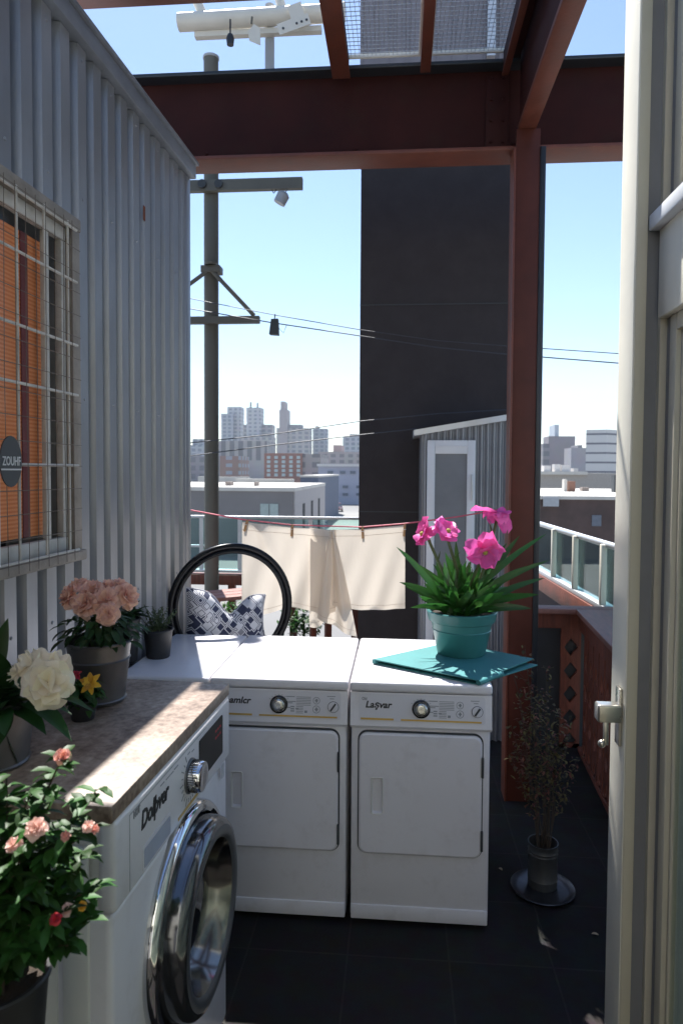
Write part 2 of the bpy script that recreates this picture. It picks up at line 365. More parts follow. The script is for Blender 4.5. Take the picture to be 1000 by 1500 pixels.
def rrect(x0, x1, z0, z1, r, n=5):
    pts = []
    for cx, cz, a0 in ((x1-r, z1-r, 0), (x0+r, z1-r, 90), (x0+r, z0+r, 180), (x1-r, z0+r, 270)):
        for k in range(n+1): a = R(a0+90*k/n); pts.append((cx+r*math.cos(a), cz+r*math.sin(a)))
    return pts
I4 = Matrix.Identity(4)

# ------------------------------------------------------------------ terrace floor and ground
struct(MB().box((-5, -4, -5.2), (2.35, 7.3, 0)).build('floor', M['floor']))
def grd(n, l, b):
    t = n.new('ShaderNodeTexCoord'); a = n.new('ShaderNodeTexNoise'); a.inputs['Scale'].default_value = .02; a.inputs['Detail'].default_value = 8
    l(t.outputs['Object'], a.inputs['Vector']); r1 = n.new('ShaderNodeValToRGB'); e = r1.color_ramp.elements; e[0].position = .4; e[0].color = (.17, .165, .16, 1); e[1].position = .6; e[1].color = (.33, .32, .30, 1)
    l(a.outputs['Fac'], r1.inputs['Fac']); l(r1.outputs[0], b.inputs['Base Color'])
struct(MB().box((-3000, -600, -5.9), (3000, 4000, -5.3)).build('ground', nodemat('city ground', grd, .9)))

# ------------------------------------------------------------------ shipping container (left)
cdir = V((math.sin(R(2.51)), math.cos(R(2.51)), 0))           # along the wall, away from the camera
cnrm = V((cdir.y, -cdir.x, 0))                                 # facing the terrace
cc = PD(279, 600, 4.05); cc.z = 0                              # far corner on the floor
CT = Matrix(((cdir.x, -cnrm.x, 0, cc.x), (cdir.y, -cnrm.y, 0, cc.y), (0, 0, 1, 0), (0, 0, 0, 1)))
# container local: x = along wall (0 = far corner, negative towards the camera), y = into the container, z up
crz = math.atan2(cdir.y, cdir.x)
CTOP = PP(281, 243, cc, cnrm).z
box_root = thing('metal_hut', 'grey corrugated metal hut along the left with a barred window and orange blind', 'hut', cc, crz)
CT = basis(box_root)
ca = PP(120, 560, cc+cnrm*.03, cnrm); wx1 = (CT.inverted() @ ca).x
ca0 = PP(0, 560, cc+cnrm*.03, cnrm); wx0 = (CT.inverted() @ ca0).x - .42
wz1 = 2.845; wz0 = 1.605
P_ = .128; dep = .034
def corr(mb, x0, x1, z0, z1):
    # trapezoid sheet: ridge at y=0, valley at y=dep
    xs = []; k = math.floor(x0/P_)-1
    while k*P_ < x1+P_:
        b = k*P_; xs += [(b, 0), (b+.066, 0), (b+.080, dep), (b+.114, dep)]; k += 1
    xs = [(x, y) for x, y in xs]
    pts = []
    for (xa, ya), (xb, yb) in zip(xs, xs[1:]):
        if xb <= x0 or xa >= x1: continue
        def at(x): return ya+(yb-ya)*(x-xa)/(xb-xa)
        a = max(xa, x0); b = min(xb, x1)
        if not pts: pts.append((a, at(a)))
        pts.append((b, at(b)))
    n = len(pts); vs = [(x, y, z0) for x, y in pts]+[(x, y, z1) for x, y in pts]
    mb.add(vs, [(i, i+1, i+1+n, i+n) for i in range(n-1)], False, CT)
LN = -6.2
mb = MB(); corr(mb, LN, wx0, 0, CTOP-.09); corr(mb, wx0, wx1, 0, wz0); corr(mb, wx0, wx1, wz1, CTOP-.09); corr(mb, wx1, -.085, 0, CTOP-.09)
kx_ = -0.095-P_
while kx_ > -3.4:
    for zz_ in (.6, 1.35, 2.2, 3.0, CTOP-.14):
        rx_ = math.floor(kx_/P_)*P_+.033
        if not (wx0-.05 < rx_ < wx1+.05 and wz0-.1 < zz_ < wz1+.1): mb.lathe([(.0, .005), (.005, .004), (.0075, 0)], T=CT @ Matrix.Translation((rx_, 0, zz_+random.uniform(-.004, .004))) @ Matrix.Rotation(R(90), 4, 'X'), n=7)
    kx_ -= P_*2
mb.box((LN, .05, .0), (wx0-.02, .07, CTOP-.1), CT); mb.box((wx1+.02, .05, .0), (-.03, .07, CTOP-.1), CT)
mb.box((LN, 2.3, 0), (0, 2.35, CTOP-.1), CT); mb.box((-.03, .05, 0), (0, 2.3, CTOP-.1), CT)
mb.build('wall', M['corr'], box_root)
MB().rbox((-.085, -.004, 0), (.0, .10, CTOP-.09), .006, T=CT).build('corner_post', M['corr'], box_root)
mb = MB(); mb.rbox((LN, -.035, CTOP-.088), (.012, .06, CTOP-.012), .006, T=CT); mb.rbox((LN, -.05, CTOP-.012), (.02, .06, CTOP+.006), .003, T=CT)
mb.build('top_rail', M['corrrail'], box_root)
MB().box((LN, .06, CTOP-.05), (0, 2.35, CTOP-.015), CT).build('roof', M['corrrail'], box_root)
# window
fr = MB()
fw = .058
fr.rbox((wx0-fw, -.03, wz1-.004), (wx1+.006, .05, wz1+.045), .005, T=CT)
fr.rbox((wx1-fw, -.028, wz0), (wx1, .05, wz1-.004), .005, T=CT)
fr.rbox((wx0, -.028, wz0), (wx0+fw, .05, wz1-.004), .005, T=CT)
window = fr.build('window', M['beige'], box_root)
MB().rbox((wx0-fw, -.045, wz0-.04), (wx1+.006, .05, wz0), .006, T=CT).build('sill', M['beige'], window)
ix0, ix1, iz0, iz1 = wx0+fw, wx1-fw, wz0, wz1-.004
fr = MB()
fr.rbox((ix0, .0, iz1-.05), (ix1, .03, iz1), .004, T=CT); fr.rbox((ix0, .0, iz0), (ix1, .03, iz0+.055), .004, T=CT)
fr.rbox((ix1-.030, .001, iz0+.055), (ix1, .029, iz1-.05), .004, T=CT); fr.rbox((ix0, .001, iz0+.055), (ix0+.034, .029, iz1-.05), .004, T=CT)
def wxp(px, y=0.0): return (CT.inverted() @ PP(px, 560, cc-cnrm*y, cnrm)).x
for px in (69,): x = wxp(px, .01); fr.rbox((x-.009, .002, iz0+.055), (x+.009, .028, iz1-.05), .003, T=CT)
fr.build('sash', M['oldwhite'], window)
MB().box((ix0+.01, .034, iz0+.01), (ix1-.01, .038, iz1-.01), CT).build('pane', M['glassw'], window)
MB().box((ix0-.05, .30, iz0-.06), (ix1+.06, .31, iz1+.06), CT).build('interior', M['interior'], window)
bx = wxp(66, .045)
MB().box((ix0-.02, .045, iz0+.07), (bx, .052, iz1-.085), CT).build('blind', M['blind'], window)
MB().box((wxp(33, .04), .041, iz0+.07), (wxp(43, .04), .0445, iz1-.085), CT).build('blind_strip', M['maroon'], window)
gb = MB()
for px in (27, 67, 101): x = wxp(px, -.034); gb.tube([CT @ V((x, -.034, iz0-.015)), CT @ V((x, -.034, iz1+.01))], .0055, 6)
gb.tube([CT @ V((wxp(27, -.034)-.17, -.034, iz0)), CT @ V((wxp(27, -.034)-.17, -.034, iz1))], .0055, 6)
for z in (2.635, 2.395, 2.205, 1.935, iz0+.005, iz1-.01): gb.tube([CT @ V((ix0, -.042, z)), CT @ V((ix1+.004, -.042, z))], .0055, 6)
gb.build('bar_grid', M['oldwhite'], window)
wm = MB(); x = ix0
while x < ix1+.006:
    wob = random.uniform(-.004, .004)
    wm.tube([CT @ V((x+wob, -.052, iz0-.03)), CT @ V((x-wob, -.05, (iz0+iz1)/2)), CT @ V((x+wob*.5, -.052, iz1+.01))], .0013, 4); x += .060
z = iz0
while z < iz1:
    wm.tube([CT @ V((ix0, -.054, z)), CT @ V((ix1+.008, -.054, z+random.uniform(-.004, .004)))], .0013, 4); z += .082
wm.build('wire_mesh', M['wire'], window)
# round sticker on the sash with its lettering
sc = CT.inverted() @ PP(17, 676, cc+cnrm*.062, cnrm)
mb = MB(); n = 28
mb.prism([(sc.x+.058*math.cos(2*math.pi*k/n), sc.z+.082*math.sin(2*math.pi*k/n)) for k in range(n)], -.062, -.058, CT)
stk = mb.build('round_sign', mat('dark sign', (.05, .055, .06), .6), window)
Tt = basis(stk).inverted() @ CT @ Matrix.Translation((sc.x-.047, -.0625, sc.z-.012))
text('lettering', 'ZOUHF', mat('sign letters', (.6, .6, .6), .6), stk, Tt, .040, bold=.0006, sx=.72)
MB().box((sc.x-.055, -.0632, sc.z-.028), (sc.x+.055, -.0622, sc.z-.023), CT).build('underline', MATS['sign letters'], stk)
# down pipe / white edge at far left
px0 = wxp(-12, -.08)
MB().tube([CT @ V((px0+.0, -.075, 2.42)), CT @ V((px0+.012, -.08, 2.40)), CT @ V((px0+.014, -.08, 2.0)), CT @ V((px0+.012, -.08, 1.62))], .012, 8).build('grille_handle', M['uwhite'], box_root)
# rust marks
MB().box((wxp(211), -.0012, 3.13), (wxp(214), .0, 3.20), CT).build('rust_patch', mat('rust', (.16, .05, .025), .9, var=.4, scale=60), box_root)

# ------------------------------------------------------------------ pergola steel
YB = 4.17
tl = PY(281, 257, YB+.07); bz = PY(500, 246, YB+.07).z; tz = PY(500, 97, YB-.09).z
xcol0 = PY(751, 500, YB-.13).x; xcol1 = PY(789, 500, YB-.13).x
bxL = PY(60, 200, YB).x-1.6; bxR = 4.2
beam = thing('steel_beam', 'deep oxide red steel beam spanning overhead across the whole terrace', 'beam', (xcol0, YB, bz))
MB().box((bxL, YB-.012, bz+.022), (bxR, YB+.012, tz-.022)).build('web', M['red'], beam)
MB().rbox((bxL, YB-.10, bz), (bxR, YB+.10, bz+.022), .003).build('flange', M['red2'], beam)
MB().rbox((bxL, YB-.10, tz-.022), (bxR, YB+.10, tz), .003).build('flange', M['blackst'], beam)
mb = MB()
for k in range(14):
    mb.lathe([(0, .01), (.008, .01), (.010, .006), (.012, 0)], T=Matrix.Translation((bxL+2.0+k*.31+random.uniform(-.03, .03), YB-.012, bz+.05+(k % 3)*.01)) @ Matrix.Rotation(R(90), 4, 'X'), n=6)
mb.build('bolts', M['red'], beam)
colm = thing('steel_column', 'oxide red steel column with a black right flange rising from the deck', 'column', (xcol0+.09, YB, 0))
zt_ = PY(770, 190, YB-.12).z
mb = MB(); w2 = xcol1-xcol0
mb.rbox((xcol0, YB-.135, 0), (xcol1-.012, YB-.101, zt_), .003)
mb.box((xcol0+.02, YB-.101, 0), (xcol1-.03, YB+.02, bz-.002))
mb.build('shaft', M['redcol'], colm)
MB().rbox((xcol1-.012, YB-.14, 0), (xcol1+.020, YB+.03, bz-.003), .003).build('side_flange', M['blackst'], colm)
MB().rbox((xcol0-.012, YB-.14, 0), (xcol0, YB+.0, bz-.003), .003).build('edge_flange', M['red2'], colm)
# large rafter beam over the column, running towards the camera
gz0 = zt_; gx0 = xcol0+.010; gx1 = xcol1-.035
gird = thing('cross_girder', 'thick red girder coming towards the viewer from the column top', 'beam', (gx0, YB, gz0))
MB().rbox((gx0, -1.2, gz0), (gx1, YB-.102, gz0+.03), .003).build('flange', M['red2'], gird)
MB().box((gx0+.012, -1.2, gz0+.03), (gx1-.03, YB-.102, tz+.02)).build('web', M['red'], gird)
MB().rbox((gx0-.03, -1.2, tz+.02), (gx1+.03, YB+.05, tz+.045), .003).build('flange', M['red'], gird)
mb = MB(); mb.rbox((xcol0-.16, YB-.030, bz+.03), (xcol0-.03, YB-.013, tz-.05), .002)
for zz_ in (bz+.08, bz+.2, bz+.32, bz+.44):
    for xx_ in (xcol0-.13, xcol0-.06): mb.lathe([(0, .010), (.009, .009), (.011, 0)], T=Matrix.Translation((xx_, YB-.030, zz_)) @ Matrix.Rotation(R(90), 4, 'X'), n=6)
mb.build('splice_plate', M['red'], beam)
# slim rafters
def rafter(pxa, pxb, zb, label, h=.13):
    xa = PY(pxa, 112, YB-.1).x; xb = PY(pxb, 112, YB-.1).x
    t = thing('rafter', label, 'rafter', (xa, YB-.1, zb), 0, 'slim red rafters between the beams')
    MB().box((xa+.008, -1.2, zb+.012), (xb-.008, YB-.102, zb+h-.008)).build('web', M['red'], t)
    MB().rbox((xa, -1.2, zb), (xb, YB-.104, zb+.012), .002).build('flange', M['red2'], t)
    return xa, xb
rafter(487, 513, tz-.08, 'wide red rafter left of the wire mesh roof panel')
xa2, xb2 = rafter(615, 630, tz-.065, 'narrow red rafter between the two wire mesh roof panels', .08)
rafter(734, 744, tz-.10, 'narrow red rafter on the left of the thick girder', .14)
# front beam at top left
fy = 2.9; fz = PY(225, 9, fy).z
fb = thing('steel_beam', 'red steel beam crossing the top left corner above the hut', 'beam', (-1, fy, fz))
MB().rbox((-4, fy-.16, fz), (PY(487, 10, fy).x, fy, fz+.02), .003).build('flange', M['red2'], fb)
MB().box((-4, fy-.085, fz+.02), (PY(487, 10, fy).x, fy-.07, fz+.14)).build('web', M['red'], fb)
# mesh roof panels
def meshpanel(pxa, pxb, label):
    x0 = PY(pxa, 90, YB-.12).x; x1 = PY(pxb, 90, YB-.12).x; z = tz+.03; y1 = YB-.10; y0 = 3.42
    t = thing('mesh_roof_panel', label, 'roof panel', (x0, y1, z), 0, 'wire mesh roof panels')
    fr = MB(); e = .014
    fr.box((x0, y0, z), (x0+e, y1, z+.02)); fr.box((x1-e, y0, z), (x1, y1, z+.02)); fr.box((x0+e, y1-e, z), (x1-e, y1, z+.02)); fr.box((x0+e, y0, z), (x1-e, y0+e, z+.02))
    fr.build('frame', M['polew'], t)
    w_ = MB(); k = x0+e
    while k < x1: w_.box((k, y0, z+.008), (k+.0022, y1, z+.0102)); k += .024
    k = y0
    while k < y1: w_.box((x0, k, z+.0104), (x1, k+.003, z+.0134)); k += .036
    w_.build('wire_grid', mat('pale galvanised wire', (.5, .5, .52), .4, metal=.3), t)
meshpanel(498, 617, 'wire mesh roof panel on the left, beside the wide rafter')
meshpanel(629, 744, 'wire mesh roof panel on the right, beside the thick girder')

# ------------------------------------------------------------------ charcoal tower & shed
YT = 5.4
tx0 = PY(527, 500, YT).x; tx1 = PY(756, 500, YT).x
tw = thing('charcoal_tower', 'tall windowless charcoal grey building behind the clothes line', 'building', (tx0, YT, 0))
MB().box((tx0, YT, -5), (tx1, YT+1.5, 15)).build('wall', M['charcoal'], tw)
lc = mat('painted mesh veil', (.20, .19, .215), .7, var=.08)  # upper wall is charcoal too; lighter grey paints in the sunlit mesh veil
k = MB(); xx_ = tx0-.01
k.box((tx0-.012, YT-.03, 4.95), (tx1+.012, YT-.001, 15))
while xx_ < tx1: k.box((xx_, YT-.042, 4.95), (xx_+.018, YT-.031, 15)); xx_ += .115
k.build('ribbed_upper_veil', lc, tw)
for zz_ in (1.6, 3.2): MB().box((tx0-.002, YT-.004, zz_), (tx1+.002, YT-.0005, zz_+.008)).build('panel_joint', M['gap'], tw)
k = MB(); k.box((tx1-.26, YT-.09, 5.0), (tx1-.20, YT-.043, 15)); k.build('downpipe', M['alu'], tw)
YS = 4.95
sx0 = PY(616, 700, YS).x; sx1 = PY(752, 700, YS).x; sz = PY(616, 640, YS).z
shed = thing('shed', 'small corrugated metal shed with a white screen door behind the flowers', 'shed', (sx0, YS, 0))
mb = MB(); n_ = 46; pts = []
for i in range(n_*4+1):
    u = i/(n_*4); x = sx0+(sx1-sx0)*u; pts.append((x, YS+.010*math.sin(u*2*math.pi*15)))
zl, zr = PY(612, 634, YS).z, PY(742, 612, YS).z
def ztop(x): return zl+(zr-zl)*(x-sx0)/(sx1-sx0)
N_ = len(pts); mb.add([(x, y, 0) for x, y in pts]+[(x, y, ztop(x)) for x, y in pts], [(i, i+1, i+1+N_, i+N_) for i in range(N_-1)], True)
mb.box((sx0, YS+.012, 0), (sx0+.02, YT-.002, zl-.01)); mb.box((sx1-.02, YS+.012, 0), (sx1, YT-.002, zl-.01))
mb.build('wall', M['corr'], shed)
rx0 = PY(606, 632, YS-.05).x; rx1 = PY(756, 610, YS-.05).x
za, zb_ = PY(606, 632, YS-.05).z, PY(756, 607, YS-.05).z
mb = MB(); mb.add([(rx0, YS-.06, za-.03), (rx1, YS-.06, zb_-.03), (rx1, YT-.002, zb_-.03), (rx0, YT-.002, za-.03), (rx0, YS-.06, za+.01), (rx1, YS-.06, zb_+.01), (rx1, YT-.002, zb_+.03), (rx0, YT-.002, za+.03)],
                  [(3, 2, 1, 0), (4, 5, 6, 7), (0, 1, 5, 4), (1, 2, 6, 5), (2, 3, 7, 6), (3, 0, 4, 7)]); mb.build('roof', M['alu'], shed)
dx0, dx1 = PY(625, 700, YS-.03).x, PY(695, 700, YS-.03).x; dz = PY(660, 645, YS-.03).z
fr = MB(); a = .055
fr.rbox((dx0, YS-.045, .05), (dx0+a, YS-.01, dz), .004); fr.rbox((dx1-a, YS-.045, .05), (dx1, YS-.01, dz), .004)
fr.rbox((dx0+a, YS-.044, dz-.095), (dx1-a, YS-.011, dz), .004); fr.rbox((dx0+a, YS-.044, .05), (dx1-a, YS-.011, .22), .004)
fr.box((dx0+a, YS-.05, dz-.045), (dx1-a, YS-.044, dz-.038))
door = fr.build('door', M['uwhite'], shed)
MB().box((dx0+a, YS-.028, .22), (dx1-a, YS-.022, dz-.095)).build('screen', M['screen'], door)
MB().rbox((dx1-.03, YS-.07, dz-.42), (dx1-.016, YS-.045, dz-.24), .004).build('handle', M['alu'], door)

# ------------------------------------------------------------------ washing machines / dryers
MY = 2.87; MD = .755; MH = 1.04
def xm(px): return PY(px, 1010, MY).x
mx2, mx3 = xm(511), xm(722)
W_ = mx3-mx2
def dryer(label, brand, small, x0):
    t = thing('clothes_dryer', label, 'dryer', (x0, MY, 0), 0, 'white front loading dryers side by side')
    W = W_-.006; o = x0+.003
    T = Matrix.Translation((o, MY, 0))
    b = MB(); b.rbox((.008, .0, .025), (W-.006, MD, MH-.045), .010, T=T)
    b.build('body', M['white'], t)
    MB().rbox((.002, -.013, MH-.042), (W, MD, MH), .012, 3, T=T).build('lid', M['white'], t)
    zc0 = .846; zc1 = MH-.046
    c = MB(); c.add([(.004, -.002, zc1), (W-.002, -.002, zc1), (W-.002, -.02, zc0+.012), (.004, -.02, zc0+.012), (.004, .01, zc1), (W-.002, .01, zc1), (W-.002, .01, zc0), (.004, .01, zc0), (.004, -.012, zc0), (W-.002, -.012, zc0)],
                    [(0, 3, 2, 1), (3, 8, 9, 2), (8, 7, 6, 9), (0, 1, 5, 4), (0, 4, 7, 8, 3), (1, 2, 9, 6, 5)], False, T)
    con = c.build('console', M['white'], t)
    # console print lies on the slightly sloped plate
    sl = math.atan2(.018, zc1-zc0-.012)
    def CP(x, z): return T @ Matrix.Translation((x, -.002-(zc1-z)*math.tan(sl)-.0008, z)) @ Matrix.Rotation(-sl, 4, 'X')
    binv = basis(con).inverted()
    plate = MB(); plate.prism(rrect(.040, W-.030, -.118, -.006, .012), -.0016, .001, CP(0, zc1)); pl = plate.build('plate', M['plate'], con)
    K = CP(0, zc1) @ Matrix.Translation((0, -.0018, 0)); pinv = basis(pl).inverted()
    text('brand_lettering', brand, M['ink'], pl, pinv @ K @ Matrix.Translation((.066, 0, -.062)), .038, shear=.22, bold=.0011, sx=1.05 if len(brand) < 7 else .95)
    text('small_lettering', small, M['inkgrey'], pl, pinv @ K @ Matrix.Translation((.052, 0, -.032)), .017, bold=.0007, sx=.8)
    st = MB(); st.box((.048, -.001, -.112), (.185, .0, -.104), K); st.box((.215, -.001, -.112), (W-.045, .0, -.105), K); st.build('gold_stripe', M['gold'], pl)
    kx = .505*W; p = MB()
    for i, (lx, lz, lw) in enumerate([(.335, -.03, .04), (.335, -.05, .045), (.335, -.056, .03), (.335, -.075, .02), (.375, -.079, .015)]):
        p.box((lx*W/.6, -.0006, lz), (lx*W/.6+lw*.9, .0, lz+.0035), K)
    for i in range(11):
        p.box((.63*W, -.0006, -.030-i*.0066), (.63*W+(.062 if i < 6 else .03), .0, -.0275-i*.0066), K)
    for cx, cz, r in ((.775*W, -.042, .015), (.775*W, -.078, .016)):
        p.lathe([(r, 0), (r, .0008), (r*.84, .0008), (r*.84, 0)], T=K @ Matrix.Translation((cx, 0, cz)) @ Matrix.Rotation(R(90), 4, 'X'), n=20)
        p.box((cx-r*.45, -.0006, cz-.002), (cx+r*.45, 0, cz+.003), K); p.box((cx-.003, -.0006, cz-r*.5), (cx+.004, 0, cz+r*.5), K)
    for i in range(7):
        a = R(40+i*17); p.box((kx+.049*math.cos(a)-.003, -.0006, -.07+.049*math.sin(a)-.001), (kx+.049*math.cos(a)+.003, 0, -.07+.049*math.sin(a)+.001), K)
    for i in range(3): p.box((.59*W, -.0006, -.072-i*.009), (.59*W+.016, 0, -.067-i*.009), K)
    p.box((.85*W, -.0006, -.024), (.85*W+.035, 0, -.021), K); p.box((.87*W, -.0006, -.034), (.87*W+.018, 0, -.031), K)
    p.box((.69*W, -.0006, -.094), (.71*W, 0, -.084), K)
    p.build('printed_marks', M['inkgrey'], pl)
    Kd = K @ Matrix.Translation((kx, 0, -.062)) @ Matrix.Rotation(R(90), 4, 'X')
    kn = MB().lathe([(.038, 0), (.037, .006), (.030, .010), (.030, .004)], T=Kd, n=32).build('dial', M['blackpl'], con)
    MB().lathe([(.027, .003), (.026, .022), (.022, .026), (.012, .027), (0, .026)], T=Kd, n=28).build('knob', M['knob'], kn)
    Ks = K @ Matrix.Translation((.895*W, 0, -.066)) @ Matrix.Rotation(R(90), 4, 'X')
    k2 = MB().lathe([(.022, 0), (.021, .006), (.0, .007)], T=Ks, n=24).build('selector', M['plate'], con)
    q = MB(); q.lathe([(.0235, 0), (.0235, .002), (.0215, .002)], T=Ks, n=24)
    q.box((-.0035, -.012, -.018), (.0035, -.005, .018), K @ Matrix.Translation((.895*W, 0, -.066)) @ Matrix.Rotation(R(35), 4, 'Y')); q.build('pointer', M['gap'], k2)
    # door
    dz0, dz1, dxa, dxb = .312, .826, .042, W-.040
    MB().prism(rrect(dxa-.006, dxb+.006, dz0-.006, dz1+.008, .040, 6), -.004, .001, T).build('door_gasket', M['gap'], t)
    d = MB(); o1 = rrect(dxa, dxb, dz0, dz1, .034, 6); o2 = rrect(dxa+.008, dxb-.008, dz0+.008, dz1-.008, .028, 6); n = len(o1)
    hx0, hx1, hz0, hz1 = dxa+.054, dxa+.100, .485, .638
    vs = [(x, -.002, z) for x, z in o1]+[(x, -.014, z) for x, z in o1]+[(x, -.019, z) for x, z in o2]
    d.add(vs, [(i, (i+1) % n, (i+1) % n+n, i+n) for i in range(n)]+[(i+n, (i+1) % n+n, (i+1) % n+2*n, i+2*n) for i in range(n)], True, T)
    # front face with a real recess for the handle
    h = rrect(hx0, hx1, hz0, hz1, .006, 6); h2 = rrect(hx0+.005, hx1-.005, hz0+.006, hz1-.006, .005, 6)
    vs = [(x, -.019, z) for x, z in o2]+[(x, -.019, z) for x, z in h]+[(x, -.006, z) for x, z in h2]
    d.add(vs, [(i, i+n, (i+1) % n+n, (i+1) % n) for i in range(n)], False, T)
    d.add(vs, [(i+n, i+2*n, (i+1) % n+2*n, (i+1) % n+n) for i in range(n)]+[tuple(range(2*n, 3*n))], False, T)
    dr = d.build('door', M['white'], t)
    hh = MB(); vs = [(x, -.0195, z) for x, z in rrect(hx0-.003, hx1+.003, hz0-.003, hz1+.003, .008, 6)]+[(x, -.0225, z) for x, z in rrect(hx0-.001, hx1+.001, hz0-.001, hz1+.001, .007, 6)]+[(x, -.018, z) for x, z in rrect(hx0+.003, hx1-.003, hz0+.003, hz1-.003, .005, 6)]
    hh.add(vs, [(i, (i+1) % n, (i+1) % n+n, i+n) for i in range(n)]+[(i+n, (i+1) % n+n, (i+1) % n+2*n, i+2*n) for i in range(n)], True, T); hh.build('handle', M['white2'], dr)
    for za in (.655, .345):
        MB().rbox((dxb-.003, -.024, za), (dxb+.007, -.012, za+.085), .002, T=T).build('hinge', M['gap'], dr)
    MB().rbox((.010, -.006, .02), (W-.008, .03, .083), .005, T=T).build('kick_plate', M['white'], t)
    v = MB()
    for i in range(9): v.box((.17+i*.013, MD-.055, MH), (.178+i*.013, MD-.02, MH+.0012), T)
    v.box((.30, MD-.055, MH), (.42, MD-.02, MH+.001), T)
    v.build('rear_vent', M['inkgrey'] if False else mat('vent grey', (.45, .46, .48), .6), t)
    for fx in (.04, W-.06):
        MB().lathe([(0, 0), (.018, 0), (.018, .03), (0, .03)], (o+fx, MY+.05, 0), n=12).build('foot', M['gap'], t)
    return t
dryer('right white dryer with the pink flower pot standing on its lid', 'Laşvar', 'Old', mx2)
dryer('white dryer in the middle of the row of three machines, partly behind the stone worktop', 'eamlcr', 'Old', mx2-W_)
# left machine: plain lid, mostly behind worktop
lx1 = mx2-W_; wall_at = lambda y: (cc.x + cdir.x*(y-cc.y)/cdir.y)
lx0 = wall_at(MY)+.065
t = thing('washing_machine', 'plain white top loading washer in the corner against the metal hut', 'washing machine', (lx0, MY, 0))
MB().rbox((lx0, MY, .025), (lx1-.006, MY+MD, MH-.04), .01).build('body', M['white'], t)
MB().rbox((lx0, MY-.013, MH-.037), (lx1-.003, MY+MD, MH-.004), .012, 3).build('lid', M['white'], t)
v = MB()
for i in range(9): v.box((lx1-.30+i*.013, MY+MD-.06, MH-.004), (lx1-.292+i*.013, MY+MD-.03, MH-.0028))
v.build('rear_vent', MATS['vent grey'], t)

# ------------------------------------------------------------------ front washer with worktop
WT = 1.19
wc = PZ(165, 1178, WT); wc.z = 0; phi = math.atan2(cdir.y, cdir.x)
# local x along the front (near -> far), -y outward
fwash = thing('front_load_washer', 'white front loading washer with a large chrome porthole door in the left foreground', 'washing machine', wc, phi)
FT = basis(fwash)
far = PP(334, 1090, wc, cnrm); WW = (FT.inverted() @ far).x
def fs(px, py):
    q = FT.inverted() @ PP(px, py, wc, cnrm); return q.x, q.z
zc = fs(256, 1216)[1]
b = MB(); b.rbox((.0, .004, .02), (WW, .60, zc-.004), .016, 3, T=FT); b.build('body', M['white'], fwash)
b = MB(); b.rbox((-.004, -.006, zc), (WW+.004, .035, WT-.041), .014, 3, T=FT); con = b.build('console', M['white'], fwash)
MB().box((.012, .03, zc-.002), (WW-.01, .60, WT-.042), FT).build('upper_body', M['white2'], fwash)
side = MB(); side.rbox((-.009, .055, .03), (.004, .115, WT-.10), .003, T=FT); side.build('side_strip', M['white2'], fwash)
side = MB(); side.rbox((-.006, .13, .03), (.004, .58, WT-.06), .004, T=FT); side.build('side_panel', M['white2'], fwash)
sx, sz_ = fs(203, 1212)
Tc = basis(con).inverted() @ FT
text('brand_lettering', 'Dolþver', M['ink'], con, Tc @ Matrix.Translation((sx, -.0068, fs(206, 1213)[1])), .062, shear=.18, bold=.0016, sx=.83)
text('small_lettering', 'NOT', M['inkgrey'], con, Tc @ Matrix.Translation((fs(192, 1200)[0], -.0068, fs(193, 1198)[1]-.0)), .023, bold=.0009, sx=.7)
a0 = fs(206, 1235); a1 = fs(248, 1190)
d = MB(); x0_, x1_ = fs(206, 1240)[0], fs(246, 1200)[0]; z0_, z1_ = zc+.018, zc+.072
n = 28; h = rrect(x0_, x1_, z0_, z1_, .006, 6); h2 = rrect(x0_+.01, x1_-.01, z0_+.004, z1_-.022, .005, 6)
d.prism(rrect(x0_-.003, x1_+.003, z0_-.003, z1_+.003, .008, 6), -.0078, -.0055, FT)
dw = d.build('detergent_drawer', M['plate'], con)
MB().prism(rrect(x0_+.003, x1_-.003, z0_+.003, z1_-.004, .006, 6), -.0086, -.0078, FT).build('drawer_grip', mat('shaded grip', (.42, .45, .55), .25), dw)
# outline of drawer front
ol = MB(); xo, xe = fs(186, 1200)[0], fs(300, 1100)[0]
for (xa, za, xb, zb) in ((xo, zc+.012, xo+.0015, WT-.06), (xo, WT-.0615, xe, WT-.06)):
    ol.box((xa, -.0068, za), (xb, -.0058, zb), FT)
ol.build('panel_line', M['inkgrey'], con)
# gold stripe
s0 = fs(258, 1201); s1 = fs(287, 1163)
MB().box((s0[0], -.0075, s0[1]-.004), (s1[0], -.0058, s0[1]+.005), FT).build('gold_stripe', M['gold'], con)
# knob
kc = fs(276, 1136); Kt = FT @ Matrix.Translation((kc[0], -.006, kc[1])) @ Matrix.Rotation(R(90), 4, 'X')
kb = MB().lathe([(.050, 0), (.049, .004), (.046, .006), (.046, .005)], T=Kt, n=40).build('dial', M['greyring'], con)
prof = [(.043, .004), (.0435, .034), (.041, .040), (.034, .0425), (.020, .043), (0, .043)]
kk = MB().lathe(prof, T=Kt, n=40); kk.build('knob', M['chrome'], kb)
rg = MB()
for i in range(40):
    a = 2*math.pi*i/40; rg.box((.0432, -.0012, .006), (.0452, .0012, .030), Kt @ Matrix.Rotation(a, 4, 'Z'))
rg.build('grip_ribs', M['chromed'], kb)
tk = MB()
for i in range(16):
    a = R(120+i*15); r0 = .060; r1 = .060+(.012 if i % 2 else .022)
    tk.box((r0, -.0012, .0), (r1, .0012, .0012), Kt @ Matrix.Rotation(a, 4, 'Z'))
for (px, py, w_) in ((240, 1143, .03), (247, 1135, .02), (252, 1128, .03), (232, 1152, .025), (278, 1102, .02), (272, 1106, .02)):
    q = fs(px, py); tk.box((q[0], -.0068, q[1]), (q[0]+w_, -.0060, q[1]+.003), FT)
tk.build('printed_marks', M['inkgrey'], con)
